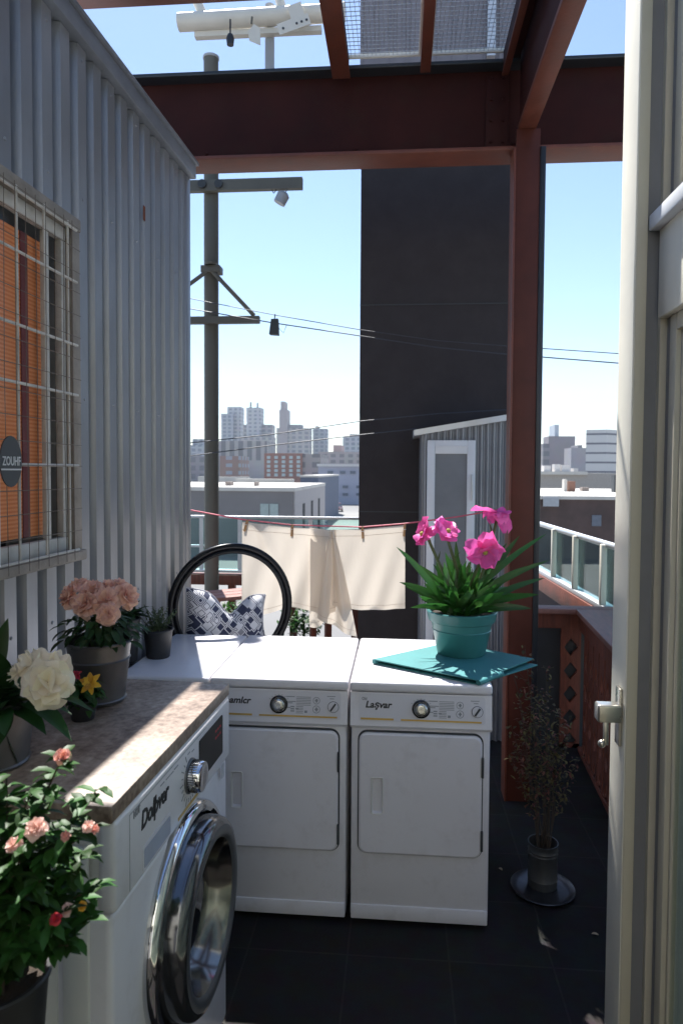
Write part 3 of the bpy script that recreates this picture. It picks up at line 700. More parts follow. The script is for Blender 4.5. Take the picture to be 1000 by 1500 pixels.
# display
da = fs(287, 1086); db = fs(320, 1049); dc = fs(329, 1095); dd_ = fs(296, 1142)
dp = MB().prism(rrect(da[0]+.01, db[0]+.02, dc[1]+.004, da[1]-.003, .008), -.0085, -.006, FT).build('display', M['disp'], con)
g = MB()
rl = mat('red display marks', (.5, .02, .04), .5)
for i in range(3):
    for j in range(2): g.box((db[0]-.06+i*.022, -.0093, da[1]-.035-j*.022), (db[0]-.047+i*.022, -.0086, da[1]-.028-j*.022), FT)
g.build('display_digits', rl, dp)
q = fs(326, 1128); g = MB(); g.prism(rrect(q[0]-.03, q[0]-.004, q[1]-.018, q[1]+.03, .006), -.0068, -.006, FT); g.build('sticker_mark', mat('pale print', (.5, .5, .53), .5), con)
# porthole
dcx = .44*WW/.83; dcz = zc-.285; Dm = FT @ Matrix.Translation((dcx, .0, dcz)) @ Matrix.Rotation(R(90), 4, 'X')
ring = MB().lathe([(.300, -.006), (.300, .006), (.296, .018), (.288, .026), (.276, .028), (.266, .022), (.262, .010)], T=Dm, n=72).build('porthole_ring', M['chrome'], fwash)
pd = MB().lathe([(.262, .006), (.258, .030), (.257, .055), (.252, .070), (.243, .080), (.232, .084)], T=Dm, n=72).build('porthole_door', M['chromed'], fwash)
MB().lathe([(.232, .084), (.222, .086), (.205, .083), (.197, .076)], T=Dm, n=72).build('door_rim', M['greyring'], pd)
MB().lathe([(.197, .076), (.188, .060), (.180, .035), (.172, .010), (.165, -.002)], T=Dm, n=72).build('inner_wall', mat('polished inner ring', (.24, .235, .22), .16, metal=1, var=.0), pd)
MB().lathe([(.165, -.002), (.150, .012), (.12, .026), (.07, .036), (0, .040)], T=Dm, n=60).build('porthole_glass', M['bowl'], pd)
# worktop
gz = (CT.inverted() @ V((wc.x, wc.y, 0))).y
wk = thing('worktop', 'mottled brown stone worktop lying over the front washer', 'worktop', wc+V((0, 0, WT-.04)), phi)
wdepth = -gz-.004
wb = abs(gz)-.012
mb = MB(); mb.rbox((-.012, -.004, WT-.04), (WW+.003, wb, WT), .004, 2, T=FT); mb.build('slab', M['stone'], wk)
# cabinet under the remaining part of the worktop
cb = thing('base_cabinet', 'cream side cabinet under the worktop against the metal hut', 'cabinet', FT @ V((0, .62, 0)), phi)
MB().rbox((.0, .615, .0), (WW-.01, wb-.02, WT-.042), .004, T=FT).build('carcass', M['white2'], cb)

# ------------------------------------------------------------------ plant helpers
def pot(mb, c, r0, r1, h, lip=.012, bands=(), th=.004, rim=None):
    prof = [(0, 0), (r0*.96, 0), (r0, .004)]
    for z, e in bands:
        r = r0+(r1-r0)*z/h; prof += [(r, z-.004), (r+e, z), (r, z+.004)]
    if rim: # wide collar
        rr = r0+(r1-r0)*(h-rim)/h; prof += [(rr, h-rim), (rr+lip, h-rim+.006)]; prof += [(r1+lip, h-.004), (r1+lip-.003, h)]
    else: prof += [(r1, h-lip), (r1+.005, h-lip+.003), (r1+.006, h-.003), (r1+.003, h)]
    prof += [(r1-th, h-.001), (r1-th-.004, h-.03)]
    return mb.lathe(prof, c, n=48)
def soil(c, r, root):
    mb = MB(); n = 16; vs = [(c[0], c[1], c[2]+.006)]
    for k in range(n): a = 2*math.pi*k/n; vs.append((c[0]+r*math.cos(a), c[1]+r*math.sin(a), c[2]))
    mb.add(vs, [(0, k+1, (k+1) % n+1) for k in range(n)], True); return mb.build('soil', M['soil'], root)
def rnd(a, b): return random.uniform(a, b)
def rose(mb, c, ax, Rr, n=22, ruf=.05):
    ax = V(ax).normalized(); a = ax.orthogonal().normalized(); b = ax.cross(a)
    for i in range(n):
        t = i/n; an = i*2.399+rnd(-.2, .2); d = a*math.cos(an)+b*math.sin(an)
        open_ = t**0.9
        dirn = (d*(.25+open_*1.0)+ax*(1.05-open_*.85)).normalized()
        base = V(c)+d*Rr*.10*t-ax*Rr*.18*t
        mb.petal(base, dirn, (ax-d*.0).normalized(), Rr*(.60+.45*t), Rr*(.75+.55*t), curl=.15+.55*t, cup=.55, ruf=ruf, n=5)
def openflower(mb, c, ax, Rr, n=9, curl=.45, wd=.75, ruf=.12, layers=2, jit=0.0):
    ax = V(ax).normalized(); a = ax.orthogonal().normalized(); b = ax.cross(a)
    for L_ in range(layers):
        for i in range(n):
            an = 2*math.pi*(i+.5*L_)/n+rnd(-.12, .12); d = a*math.cos(an)+b*math.sin(an)
            mb.petal(V(c)+ax*.003*L_, (d*1.0+ax*(.25+.45*L_+jit*rnd(-.7, .9))).normalized(), (ax+d*jit*rnd(-.5, .5)+a*jit*rnd(-.5, .5)).normalized(), Rr*(1-.2*L_)*rnd(.9-.35*jit, 1.1+.3*jit), Rr*wd*rnd(.85-.2*jit, 1.1), curl=curl*rnd(.7-jit, 1.2+jit*.6), cup=.35*(1-jit)+.25*jit*rnd(-1, 1), ruf=ruf)
def sph(mb, c, r, n=10):
    pr = [(r*math.sin(math.pi*k/6), -r*math.cos(math.pi*k/6)) for k in range(7)]; mb.lathe(pr, c, n=n)

# teal pot and folder on right dryer
FZ = MH
fo = thing('teal_folder', 'teal folded fabric mat under the pink flower pot', 'folder', PZ(660, 975, FZ))
p0 = PZ(547, 967, FZ+.02); p1 = PZ(700, 998, FZ+.02); p2 = PZ(781, 966, FZ+.02); p3 = PZ(660, 942, FZ+.02)
def fold_sheet(corners, z0, th, name, sag=0.0):
    a_, b_, c_, d_ = corners; mb = MB(); n = 10; vt = []; vb = []
    for i in range(n+1):
        for j in range(n+1):
            u, v_ = i/n, j/n; p = (a_*(1-u)+b_*u)*(1-v_)+(d_*(1-u)+c_*u)*v_
            z = z0+sag*u*v_-.006*math.sin(u*math.pi)*math.sin(v_*math.pi)*0
            vt.append((p.x, p.y, z+th)); vb.append((p.x, p.y, z))
    N = (n+1)**2; g = lambda i, j: i*(n+1)+j; f = []
    for i in range(n):
        for j in range(n):
            f += [(g(i, j), g(i+1, j), g(i+1, j+1), g(i, j+1)), (N+g(i, j+1), N+g(i+1, j+1), N+g(i+1, j), N+g(i, j))]
    for i in range(n):
        f += [(g(i+1, 0), g(i, 0), N+g(i, 0), N+g(i+1, 0)), (g(i, n), g(i+1, n), N+g(i+1, n), N+g(i, n)), (g(0, i), g(0, i+1), N+g(0, i+1), N+g(0, i)), (g(n, i+1), g(n, i), N+g(n, i), N+g(n, i+1))]
    mb.add(vt+vb, f, False); return mb
fold_sheet((p0, p1, p2, p3), FZ+.020, .0045, '').build('upper_cover', M['teal2'], fo)
q2 = PZ(789, 976, FZ+.01)
fold_sheet((p0+V((.0, .012, 0)), p1+V((-.004, .012, 0)), p2+V((.012, -.035, 0)), p3), FZ+.0015, .0045, '').build('lower_cover', M['teal2'], fo)
mb = MB(); pts_a = [];  # folded spine on the left and front-right
for e0, e1, nm in ((p0, p3, 'a'),):
    mb.tube([V((e0.x, e0.y, FZ+.0135)), V((e1.x, e1.y, FZ+.0135))], .0118, 10)
dirf = (p1-p0).normalized()
mb.tube([V((p1.x, p1.y, FZ+.0135)), V((p1.x*.6+p2.x*.4, p1.y*.6+p2.y*.4, FZ+.0135))], .0118, 10)
mb.build('folded_edge', M['teal2'], fo)
PZt = FZ+.0248
pc = PZ(675, 956, PZt); 
t = thing('flower_pot', 'teal pot of long green leaves and hot pink blooms on the teal mat', 'potted plant', pc)
rim_l = PD(624, 893, pc.y).x; rim_r = PD(727, 893, pc.y).x; rr = (rim_r-rim_l)/2*.985
h = PD(675, 893, (pc-CAM).dot(_f0)).z - PZt
mb = MB(); pot(mb, pc, rr*.68, rr*.93, h, lip=rr*.075, rim=h*.26, bands=((h*.56, rr*.018),)); mb.build('pot', M['teal'], t)
soil((pc.x, pc.y, PZt+h-.02), rr*.92, t)
lv = MB(); top = V((pc.x, pc.y, PZt+h-.02))
dist = (pc-CAM).dot(_f0)
for (px, py) in ((590, 805), (593, 852), (612, 825), (785, 785), (790, 820), (788, 845), (780, 868), (770, 888), (735, 800), (752, 790), (655, 815), (640, 830), (668, 800), (715, 820), (760, 830), (628, 845)):
    tip = PD(px, py, dist+rnd(-.12, .08)); b0 = top+V((rnd(-.05, .05), rnd(-.05, .05), 0)); dv = tip-b0; ln = dv.length*1.08
    lv.leaf(b0, dv.normalized()+V((0, 0, .22)), ln, rnd(.030, .044), bend=.45, fold=.25, n=8, wpow=.6, up=V((rnd(-.3, .3), -.8, rnd(.3, .8))))
for i in range(150):
    a = rnd(0, 6.28); el = rnd(.55, 1.4); dv = V((math.cos(a)*math.cos(el), math.sin(a)*math.cos(el), math.sin(el)))
    lv.leaf(top+V((rnd(-.06, .06), rnd(-.06, .06), 0)), dv, rnd(.15, .29), rnd(.024, .040), bend=rnd(.2, .7), fold=.25, n=6, wpow=.6, up=V((rnd(-.4, .4), -.9, rnd(.0, .9))))
lv.build('leaves', M['blade'], t)
for (px, py, ddp, rad, ax, kind) in ((620, 783, -.02, .078, (-.85, -.35, .4), 0), (655, 779, -.05, .088, (.4, -.7, .6), 0), (729, 752, .02, .096, (.12, -.12, 1.0), 1), (710, 808, -.10, .092, (0, -.75, -.45), 0)):
    c = PD(px, py, dist+ddp); m_ = MB()
    ax_ = V(ax).normalized()
    openflower(m_, c, ax_, rad*1.06, n=5, curl=.5 if not kind else .7, wd=1.12, ruf=.15, layers=2, jit=.55)
    fl_ = m_.build('bloom', M['pinkp'], t)
    e = MB(); sph(e, c-ax_*.012, .012); e.lathe([(.0, -.02), (.010, -.018), (.014, .0), (.004, .004)], T=Matrix.Translation(c-ax_*.004) @ ax_.to_track_quat('Z', 'Y').to_matrix().to_4x4(), n=10)
    if not kind: sph(e, c+ax_*.008, .012)
    e.build('flower_centre', M['anther'], fl_)
    b0 = top+V((rnd(-.03, .03), rnd(-.03, .03), 0)); mid = (c*.55+b0*.45)+V((rnd(-.01, .01), 0, -.01))
    s_ = MB(); s_.tube([b0, mid, c-ax_*.018], [.009, .008, .007], 7)
    for k in range(3): s_.leaf(b0.lerp(c, .5+.15*k), V((rnd(-.6, .6), rnd(-.6, .3), 1)), .06, .010, bend=.2)
    s_.build('stem', M['stemm'], t)

# blush rose bucket
pc = PZ(146, 1026, WT)
pc = FT @ V(((FT.inverted() @ pc).x, (FT.inverted() @ pc).y, WT)); di = (pc-CAM).dot(_f0)
loc = FT.inverted() @ pc; loc.x = min(loc.x, WW-.085); pc = FT @ loc; di = (pc-CAM).dot(_f0)
t = thing('rose_bucket', 'large grey metal bucket of blush pink roses on the worktop', 'potted plant', pc)
r1 = (PD(192, 938, di)-PD(97, 938, di)).length/2; h = PD(145, 936, di).z-WT
mb = MB(); pot(mb, pc, r1*.76, r1*.96, h, bands=((.012, .004), (h*.70, .004)), lip=.01); mb.build('bucket', M['galv'], t)
soil((pc.x, pc.y, WT+h-.035), r1*.9, t)
top = V((pc.x, pc.y, WT+h-.03))
lv = MB()
for i in range(170):
    a = rnd(0, 6.28); rr_ = rnd(.02, .12); z = rnd(.03, .10); p = top+V((math.cos(a)*rr_, math.sin(a)*rr_, z))
    lv.leaf(p, V((math.cos(a), math.sin(a), rnd(-.6, .4))), rnd(.03, .06), rnd(.015, .026), bend=.7, fold=.3)
lv.build('leaves', M['leafd'], t)
s_ = MB()
for i in range(9):
    a = i*.7; s_.tube([top+V((math.cos(a)*.015, math.sin(a)*.015, -.01)), top+V((math.cos(a)*.05, math.sin(a)*.04, .12))], .0045, 6)
s_.build('stems', M['stemm'], t)
for (px, py, o, rad, ax) in ((104, 872, .0, .052, (-.8, -.4, .5)), (135, 866, -.02, .056, (-.2, -.6, .9)), (160, 862, .03, .05, (.1, .1, 1)), (125, 884, -.05, .054, (-.3, -.85, .4)), (155, 878, -.05, .052, (.2, -.8, .6)), (186, 873, .0, .053, (.9, -.35, .5)), (157, 899, -.09, .044, (.15, -.95, .2)), (118, 858, .05, .05, (-.2, .3, 1)), (176, 860, .06, .048, (.5, .2, .9))):
    m_ = MB(); rose(m_, PD(px, py, di+o), ax, rad*rnd(.95, 1.15), n=17, ruf=.09); m_.build('rose', M['rosep'], t)

# black pots on left machine
def blackpot(px, py, dia, hh, label, cat='potted plant'):
    c = PZ(px, py, MH-.004); t = thing('plant_pot', label, cat, c)
    mb = MB(); pot(mb, c, dia*.40, dia*.5, hh, lip=.01); mb.build('pot', M['blackpot'], t); soil((c.x, c.y, c.z+hh-.012), dia*.46, t)
    return t, c
t, c = blackpot(232, 962, .135, .135, 'small black pot of grey green herbs on the corner washing machine')
hb = MB(); st = MB()
for i in range(34):
    a = rnd(0, 6.28); e = V((math.cos(a)*rnd(.02, .085), math.sin(a)*rnd(.02, .08), rnd(.04, .13))); b0 = c+V((rnd(-.03, .03), rnd(-.03, .03), .12)); st.tube([b0, b0+e*.6+V((0, 0, .01)), b0+e], .0014, 4)
    for k in range(20):
        q = b0+e*rnd(.3, 1); hb.leaf(q, V((rnd(-1, 1), rnd(-1, 1), rnd(-.3, 1))), rnd(.010, .018), .007, n=2)
hb.build('leaves', M['herb'], t); st.build('stems', M['stemm'], t)
t, c = blackpot(184, 968, .135, .20, 'taller black pot with broad dark leaves, half hidden behind the rose bucket')
lv = MB()
for i in range(60):
    a = rnd(0, 6.28); lv.leaf(c+V((rnd(-.03, .03), rnd(-.03, .03), .20)), V((math.cos(a), math.sin(a), rnd(.3, 1.6))), rnd(.05, .12), rnd(.03, .05), bend=.8)
lv.build('leaves', M['leafd'], t)

# yellow star flower plant
c = PZ(122, 1053, WT); di = (c-CAM).dot(_f0)
t = thing('plant_pot', 'small black pot with one golden star flower at the foot of the rose bucket', 'potted plant', c)
mb = MB(); pot(mb, c, .032, .044, .065, lip=.008); mb.build('pot', M['blackpot'], t); soil((c.x, c.y, c.z+.055), .04, t)
lv = MB()
for i in range(85):
    a = rnd(0, 6.28); lv.leaf(c+V((rnd(-.03, .03), rnd(-.03, .03), rnd(.05, .10))), V((math.cos(a), math.sin(a), rnd(-.5, .8))), rnd(.03, .06), rnd(.016, .028), bend=.8)
lv.build('leaves', M['leafm'], t)
fc = PD(133, 1001, di-.05); m_ = MB(); openflower(m_, fc, (.1, -.9, .5), .036, n=6, wd=.45, curl=.3, ruf=.02, layers=2); m_.build('bloom', M['yellow'], t)
fc = PD(110, 990, di); m_ = MB(); openflower(m_, fc, (-.1, -.5, .8), .026, n=5, wd=.6, curl=.4, layers=2); m_.build('bloom', M['redb'], t, label='dull red bloom')
MB().tube([c+V((0, 0, .05)), PD(133, 1003, di-.04)], .002, 5).build('stem', M['stemm'], t)

# peony bucket at left edge
c = PZ(-14, 1118, WT); di = (c-CAM).dot(_f0)
t = thing('peony_bucket', 'grey metal bucket with a large cream peach peony at the left edge of the worktop', 'potted plant', c)
r1 = .105; mb = MB(); h = PD(0, 1020, di).z-WT; pot(mb, c, r1*.85, r1, h, bands=((.01, .004),), lip=.01); mb.build('bucket', M['galv'], t); soil((c.x, c.y, c.z+h-.02), r1*.92, t)
top = c+V((0, 0, h-.02)); lv = MB()
for (px, py, wd) in ((5, 920, .07), (60, 1065, .06), (95, 1068, .055), (75, 1045, .06), (118, 1020, .045), (20, 1110, .065), (-5, 960, .07), (45, 955, .05), (-20, 1000, .07), (0, 1085, .06), (90, 1030, .05), (30, 1000, .06)):
    tip = PD(px, py, di+rnd(-.14, -.02)); b0 = top+V((rnd(-.03, .05), rnd(-.05, .03), 0)); dv = tip-b0
    lv.leaf(b0, dv.normalized()+V((0, 0, .45)), dv.length*1.15, wd, bend=.9, fold=.3, n=7, wpow=.9)
for i in range(45):
    a = rnd(0, 6.28); lv.leaf(top+V((rnd(-.06, .06), rnd(-.06, .06), 0)), V((math.cos(a), math.sin(a), rnd(.2, 1.2))), rnd(.08, .17), rnd(.035, .055), bend=1.0, n=6)
lv.build('leaves', M['leafd'], t)
for (px, py, o, rad, ax, n_) in ((70, 1000, -.12, .066, (.35, -.75, .3), 20), (48, 972, -.08, .050, (-.2, -.6, .8), 12), (80, 975, -.06, .050, (.4, -.5, .8), 12), (28, 985, -.08, .04, (-.8, -.5, .3), 8)):
    m_ = MB(); rose(m_, PD(px, py, di+o), ax, rad*1.12, n=max(7, int(n_*.6)), ruf=.13); m_.build('bloom', M['peachp'], t)
MB().tube([top, PD(60, 1020, di-.05)], .005, 6).build('stem', M['stemm'], t)

# azalea in foreground
AD = 1.16
c = PD(0, 1425, AD); c.x -= .01; PH = .26; cz = c.z
base = V((c.x, c.y, cz-PH))
t = thing('azalea_pot', 'bushy green azalea with salmon and red blooms in a dark pot, bottom left corner', 'potted plant', base)
mb = MB(); pot(mb, base, .068, .088, PH, lip=.014); mb.build('pot', M['blackpot'], t); soil((base.x, base.y, cz-.02), .08, t)
st = MB(); lv = MB(); top = V((c.x, c.y, cz-.02)); tips = []
for (px, py, o) in ((92, 1108, 0), (140, 1160, .02), (52, 1212, -.05), (132, 1215, .0), (95, 1225, -.03), (28, 1240, 0), (60, 1290, -.07), (120, 1310, 0), (145, 1300, .03), (80, 1345, -.07), (20, 1320, -.05), (45, 1165, .03), (10, 1180, .05), (110, 1270, .02), (100, 1385, -.02), (40, 1390, -.08), (0, 1280, -.05), (70, 1170, .05), (130, 1345, 0), (-15, 1230, .03), (70, 1250, .02), (85, 1300, .03), (30, 1360, -.04), (10, 1140, .06), (-30, 1320, 0), (120, 1250, .05)):
    tip = PD(px, py, AD+o); b0 = top+V((rnd(-.03, .03), rnd(-.03, .03), 0)); mid = b0.lerp(tip, .55)+V((-(tip.x-b0.x)*.25, 0, .02))
    st.tube([b0, mid, tip], [.0035, .0025, .0015], 5); tips.append(tip)
    prev = [b0.lerp(mid, k/6) for k in range(2, 7)]+[mid.lerp(tip, k/8) for k in range(1, 9)]
    for q in prev:
        for k in range(5):
            a = rnd(0, 6.28); lv.leaf(q+V((rnd(-.008, .008),)*3), V((math.cos(a), math.sin(a), rnd(-.3, .9))), rnd(.028, .048), rnd(.014, .021), bend=.7, fold=.3, n=3)
lv.build('leaves', M['leafm'], t); st.build('stems', M['twig'], t)
for (px, py, o, rad, m_, n_) in ((93, 1108, 0, .018, 'azal', 7), (53, 1213, -.06, .023, 'azalw', 11), (130, 1210, -.02, .014, 'azalw', 6), (96, 1224, -.04, .011, 'azal', 5), (82, 1346, -.08, .013, 'redb', 6), (20, 1238, -.03, .019, 'azalw', 8), (98, 1332, -.04, .014, 'azalw', 5), (120, 1327, -.03, .010, 'yellow', 5), (140, 1214, -.02, .010, 'azal', 5)):
    m1 = MB(); rose(m1, PD(px, py, AD+o-.015), (rnd(-.3, .5), -.6, rnd(.4, 1)), rad, n=n_+4, ruf=.12); m1.build('bloom', M[m_], t)
pst = thing('plant_stand', 'dark round plant stand carrying the azalea pot at the bottom left', 'plant stand', (base.x, base.y, 0))
sb = MB().lathe([(0, 0), (.11, 0), (.11, .018), (0, .018)], (base.x, base.y, base.z-.0185), n=32); sb.build('stand_top', M['blackst'], pst)
for k in range(3):
    a = 2*math.pi*k/3; MB().tube([V((base.x+.07*math.cos(a), base.y+.07*math.sin(a), base.z-.02)), V((base.x+.11*math.cos(a), base.y+.11*math.sin(a), 0))], .009, 8).build('leg', M['blackst'], pst)

# dry stalks in metal can on round tray
c = PZ(794, 1303, .0); t = thing('round_tray', 'round silvery dish on the dark floor under the dry stalks', 'tray', c)
MB().lathe([(0, .004), (.11, .004), (.135, .012), (.142, .018), (.145, .016), (.135, .004), (.12, 0), (0, 0)], c, n=48).build('dish', mat('pewter dish', (.10, .10, .105), .35, metal=.8, var=.35, scale=12), t)
c2 = c+V((.005, .03, .005)); di = (c2-CAM).dot(_f0)
t = thing('dried_plant', 'dry reddish flower stalks standing in a ribbed metal can', 'dried plant', c2)
hcan = .205; mb = MB(); prof = [(0, 0), (.064, 0), (.066, .004)]
for z in (.04, .155, .17): prof += [(.066, z-.005), (.068, z), (.066, z+.005)]
prof += [(.066, hcan-.006), (.069, hcan), (.064, hcan), (.062, hcan-.05)]
mb.lathe(prof, c2, n=40); mb.build('can', mat('tarnished can', (.12, .12, .115), .5, metal=.6, var=.3), t)
st = MB(); lv = MB(); fb_ = MB()
for (px, py, o) in ((768, 945, 0), (752, 985, .02), (800, 975, 0), (795, 1010, -.05), (760, 1030, -.05), (780, 1040, -.08), (820, 1040, 0), (832, 1060, .03), (748, 1065, 0), (800, 1070, -.08), (845, 1110, 0), (765, 1090, -.08), (812, 1025, .03), (785, 1005, .02), (775, 1000, -.04), (830, 1095, -.04), (750, 1110, -.05), (770, 1060, .03), (808, 1090, .04)):
    tip = PD(px, py, di+o); b0 = c2+V((rnd(-.03, .03), rnd(-.03, .03), .06)); mid = b0.lerp(tip, .5)+V((rnd(-.02, .02), rnd(-.02, .02), 0)); mid.x = mid.x*.6+b0.x*.4
    st.tube([b0, mid, tip], [.003, .0022, .001], 5)
    for k in range(60):
        q = mid.lerp(tip, rnd(.0, 1.0))+V((rnd(-.022, .022), rnd(-.022, .022), rnd(-.02, .02)))
        (lv if random.random() < .72 else fb_).leaf(q, V((rnd(-1, 1), rnd(-1, 1), rnd(-.6, 1))), rnd(.014, .032), rnd(.009, .017), n=2, bend=.5)
    for k in range(4):
        q = mid.lerp(tip, rnd(.2, .9)); st.tube([q, q+V((rnd(-.04, .04), rnd(-.04, .04), rnd(.0, .05)))], .001, 4)
st.build('stalks', M['twig'], t); lv.build('leaves', M['dry'], t); fb_.build('blossoms', M['dryred'], t)

for k, (px, py, lb_) in enumerate(((866, 1368, 'curled dry leaf on the dark tiles nearest to the door'), (735, 1275, 'pale dry leaf on the tiles beside the right dryer'))):
    q = PZ(px, py, .004); m_ = MB(); m_.leaf(q, V((math.cos(k*2.1), math.sin(k*2.1), .15)), .034, .017, bend=.6, fold=.5, n=4); tag(m_.build('fallen_leaf', mat('fallen leaf tan', (.42, .33, .22), .8, var=.2)), lb_, 'leaf', 'dry leaves fallen on the tiles')

# ------------------------------------------------------------------ hoop chair and pillow
hc = PD(337, 900, 3.83)
hl = PD(246, 880, 3.70); hr = PD(426, 880, 3.98)
hx = (hr-hl); hx.z = 0; Rh = hx.length/2; hx.normalize(); cen = (hl+hr)/2
ztop_ = PD(337, 797, 3.84).z; cen.z = ztop_-Rh
seatz = .90
hch = thing('hoop_chair', 'stool with a big glossy black hoop back behind the washing machines', 'chair', (cen.x, cen.y, 0))
ny = V((-hx.y, hx.x, 0)); hp = MB()
for dr, off, tr in ((-.012, 0, .018), (-.040, .004, .013)):
    hp.tube([cen+hx*math.cos(a)*(Rh+dr)+V((0, 0, 1))*math.sin(a)*(Rh+dr)-ny*off for a in [2*math.pi*k/72 for k in range(72)]], tr, 10, closed=True)
hp.tube([cen+hx*math.cos(a)*(Rh-.024)+V((0, 0, 1))*math.sin(a)*(Rh-.024)+ny*.014 for a in [2*math.pi*k/72 for k in range(72)]], .016, 8, closed=True)
hp.build('hoop', M['tube'], hch)
SM = Matrix(((hx.x, ny.x, 0, cen.x), (hx.y, ny.y, 0, cen.y), (0, 0, 1, 0), (0, 0, 0, 1)))
MB().rbox((-.27, -.04, seatz-.05), (.27, .34, seatz), .015, T=SM).build('seat', M['blackpot'], hch)
for a in (-.24, .24):
    for b in (-.02, .31): MB().tube([SM @ V((a, b, seatz-.05)), SM @ V((a*1.05, b, 0))], .014, 8).build('leg', M['tube'], hch)
plw = thing('pillow', 'navy and white key patterned pillow sagging inside the black hoop', 'pillow', SM @ V((0, .05, seatz)), math.atan2(hx.y, hx.x))
n = 26; vs = []; zb = seatz+.002
Lp = PD(291, 855, 3.78); Rp = PD(424, 880, 3.9)
for s_ in (-1, 1):
    for i in range(n+1):
        for j in range(n+1):
            u = i/n*2-1; v_ = j/n
            zt = .325+.05*max(0, -u)*1.0 - .02*max(0, u) - .115*math.exp(-((u-.1)/.34)**2)
            th = .085*(max(0, 1-u**4)*max(0, 1-(2*v_-1)**4))**.6
            wdt = .228*(1-.10*math.sin(v_*math.pi))*(1+.10*(1-v_))
            wr = .006*math.sin(u*9+v_*5)*math.sin(v_*7)
            vs.append(SM @ V((u*wdt-.022, .0+s_*th+wr*s_+.055+v_*-.02, zb+v_*zt*(1-.0*abs(u))+.012*math.sin(v_*3.14)*u*0)))
N = (n+1)**2; f = []
for i in range(n):
    for j in range(n):
        a = i*(n+1)+j; f += [(a, a+n+1, a+n+2, a+1), (N+a, N+a+1, N+a+n+2, N+a+n+1)]
mb = MB(); mb.add(vs, f, True); mb.build('cushion', M['pillow'], plw)
pp = MB(); e = [V(vs[i*(n+1)+n]) for i in range(n+1)]; pp.tube(e, .004, 6); pp.tube([V(vs[j]) for j in range(n+1)], .004, 6); pp.tube([V(vs[n*(n+1)+j]) for j in range(n+1)], .004, 6); pp.build('piping', mat('grey piping', (.4, .4, .45), .8), plw)

# ------------------------------------------------------------------ clothes line, cloths, pegs
YC = 4.36
la = PY(262, 744, YC+.25); lb = PY(355, 761, YC); l2 = PY(428, 769, YC); l3 = PY(530, 772, YC); l4 = PY(592, 767, YC); le = PY(744, 744, YC)
cl = MB().tube([la, lb, l2, l3, l4, PY(670, 757, YC), le], .0045, 6); tag(cl.build('clothes_line', M['line']), 'pink clothes line stretched from the metal hut to the column', 'clothes line')
def topz(px):
    xs = [(355, 764), (428, 772), (480, 776), (530, 775), (593, 769)]
    for (a, ya), (b, yb) in zip(xs, xs[1:]):
        if a <= px <= b: return ya+(yb-ya)*(px-a)/(b-a)
    return 770
def cloth(px0, px1, bot, wav, label, yo=0.0, topo=0.0, extra=None):
    n, m = 60, 36; vs = []
    for i in range(n+1):
        px = px0+(px1-px0)*i/n
        for j in range(m+1):
            v_ = j/m; pyt = topz(px)+topo; py = pyt+(bot(i/n)-pyt)*v_
            y = YC-.006+yo+wav(i/n, v_)
            pxx = px+(extra(i/n, v_) if extra else 0)
            vs.append(PY(pxx, py, YC)+V((0, y-YC, 0)))
    mb = MB(); mb.add(vs, [(i*(m+1)+j, i*(m+1)+j+1, (i+1)*(m+1)+j+1, (i+1)*(m+1)+j) for i in range(n) for j in range(m)], True)
    hem = MB()
    root = mb.build('hanging_cloth', M['cloth']); tag(root, label, 'cloth', 'cloths pegged on the pink line')
    for vv in (.09,):
        j = int(m*vv); hem.tube([V(vs[i*(m+1)+j])+V((0, -.002, 0)) for i in range(n+1)], .0012, 4)
    hem.tube([V(vs[i*(m+1)+m-2])+V((0, -.002, 0)) for i in range(n+1)], .0012, 4)
    hem.build('hem_stitching', mat('stitching', (.50, .40, .32), .9), root)
    return root
s = math.sin
cloth(355, 492, lambda u: 899-6*u+4*s(u*9), lambda u, v: -.028*s(u*7+v*1.5)*v-.010*s(u*23+v*6)*v+.03*s(3.1*u)*v-.02*math.exp(-((u-.18-v*.35)/.06)**2)*(1-v)*1.2, 'left beige cotton cloth on the line, above the black hoop')
cloth(487, 593, lambda u: 886+6*s(u*3.1)+4*u, lambda u, v: -.022*s(u*6+1)*v-.008*s(u*19+v*7)*v, 'right beige cotton cloth on the line, next to the flowers')
def fold(px0, px1, bot, label, yo, ex, wv):
    return cloth(px0, px1, bot, wv, label, yo=yo, extra=ex)
fold(483, 490, lambda u: 903+30*u, 'narrow beige cloth bunched in folds between the two wide cloths', -.035,
     lambda u, v: (u-.42)*52*max(0, v-.05)**.8+4*v, lambda u, v: -.03*s(u*11)*(.3+.7*v))
fold(452, 474, lambda u: 922-22*(u-.3)**2, 'beige cloth corner hanging lowest behind the left cloth', .04, lambda u, v: 0, lambda u, v: .012*s(u*6))
def peg(px, py, rot, label):
    c = PY(px, py, YC); t = thing('clothes_peg', label, 'clothes peg', c+V((0, 0, -.04)), 0, 'wooden pegs on the clothes line')
    for s_ in (-1, 1):
        T = Matrix.Translation(c) @ Matrix.Rotation(rot, 4, 'Y') @ Matrix.Rotation(s_*.09, 4, 'X')
        MB().rbox((-.007, s_*.006-.005-.006, -.042), (.007, s_*.006+.005-.006, .034), .0015, T=T).build('peg_half', M['peg'], t)
    T = Matrix.Translation(c) @ Matrix.Rotation(rot, 4, 'Y')
    MB().tube([T @ V((-.009, -.016, .004)), T @ V((.009, -.016, .004))], .0025, 6).build('spring', M['alu'], t)
peg(361, 769, .25, 'leftmost wooden peg on the clothes line'); peg(428, 776, .05, 'wooden peg second from the left on the clothes line')
peg(531, 779, -.05, 'wooden peg third from the left, on the right cloth'); peg(592, 776, .08, 'rightmost wooden peg at the corner of the right cloth')

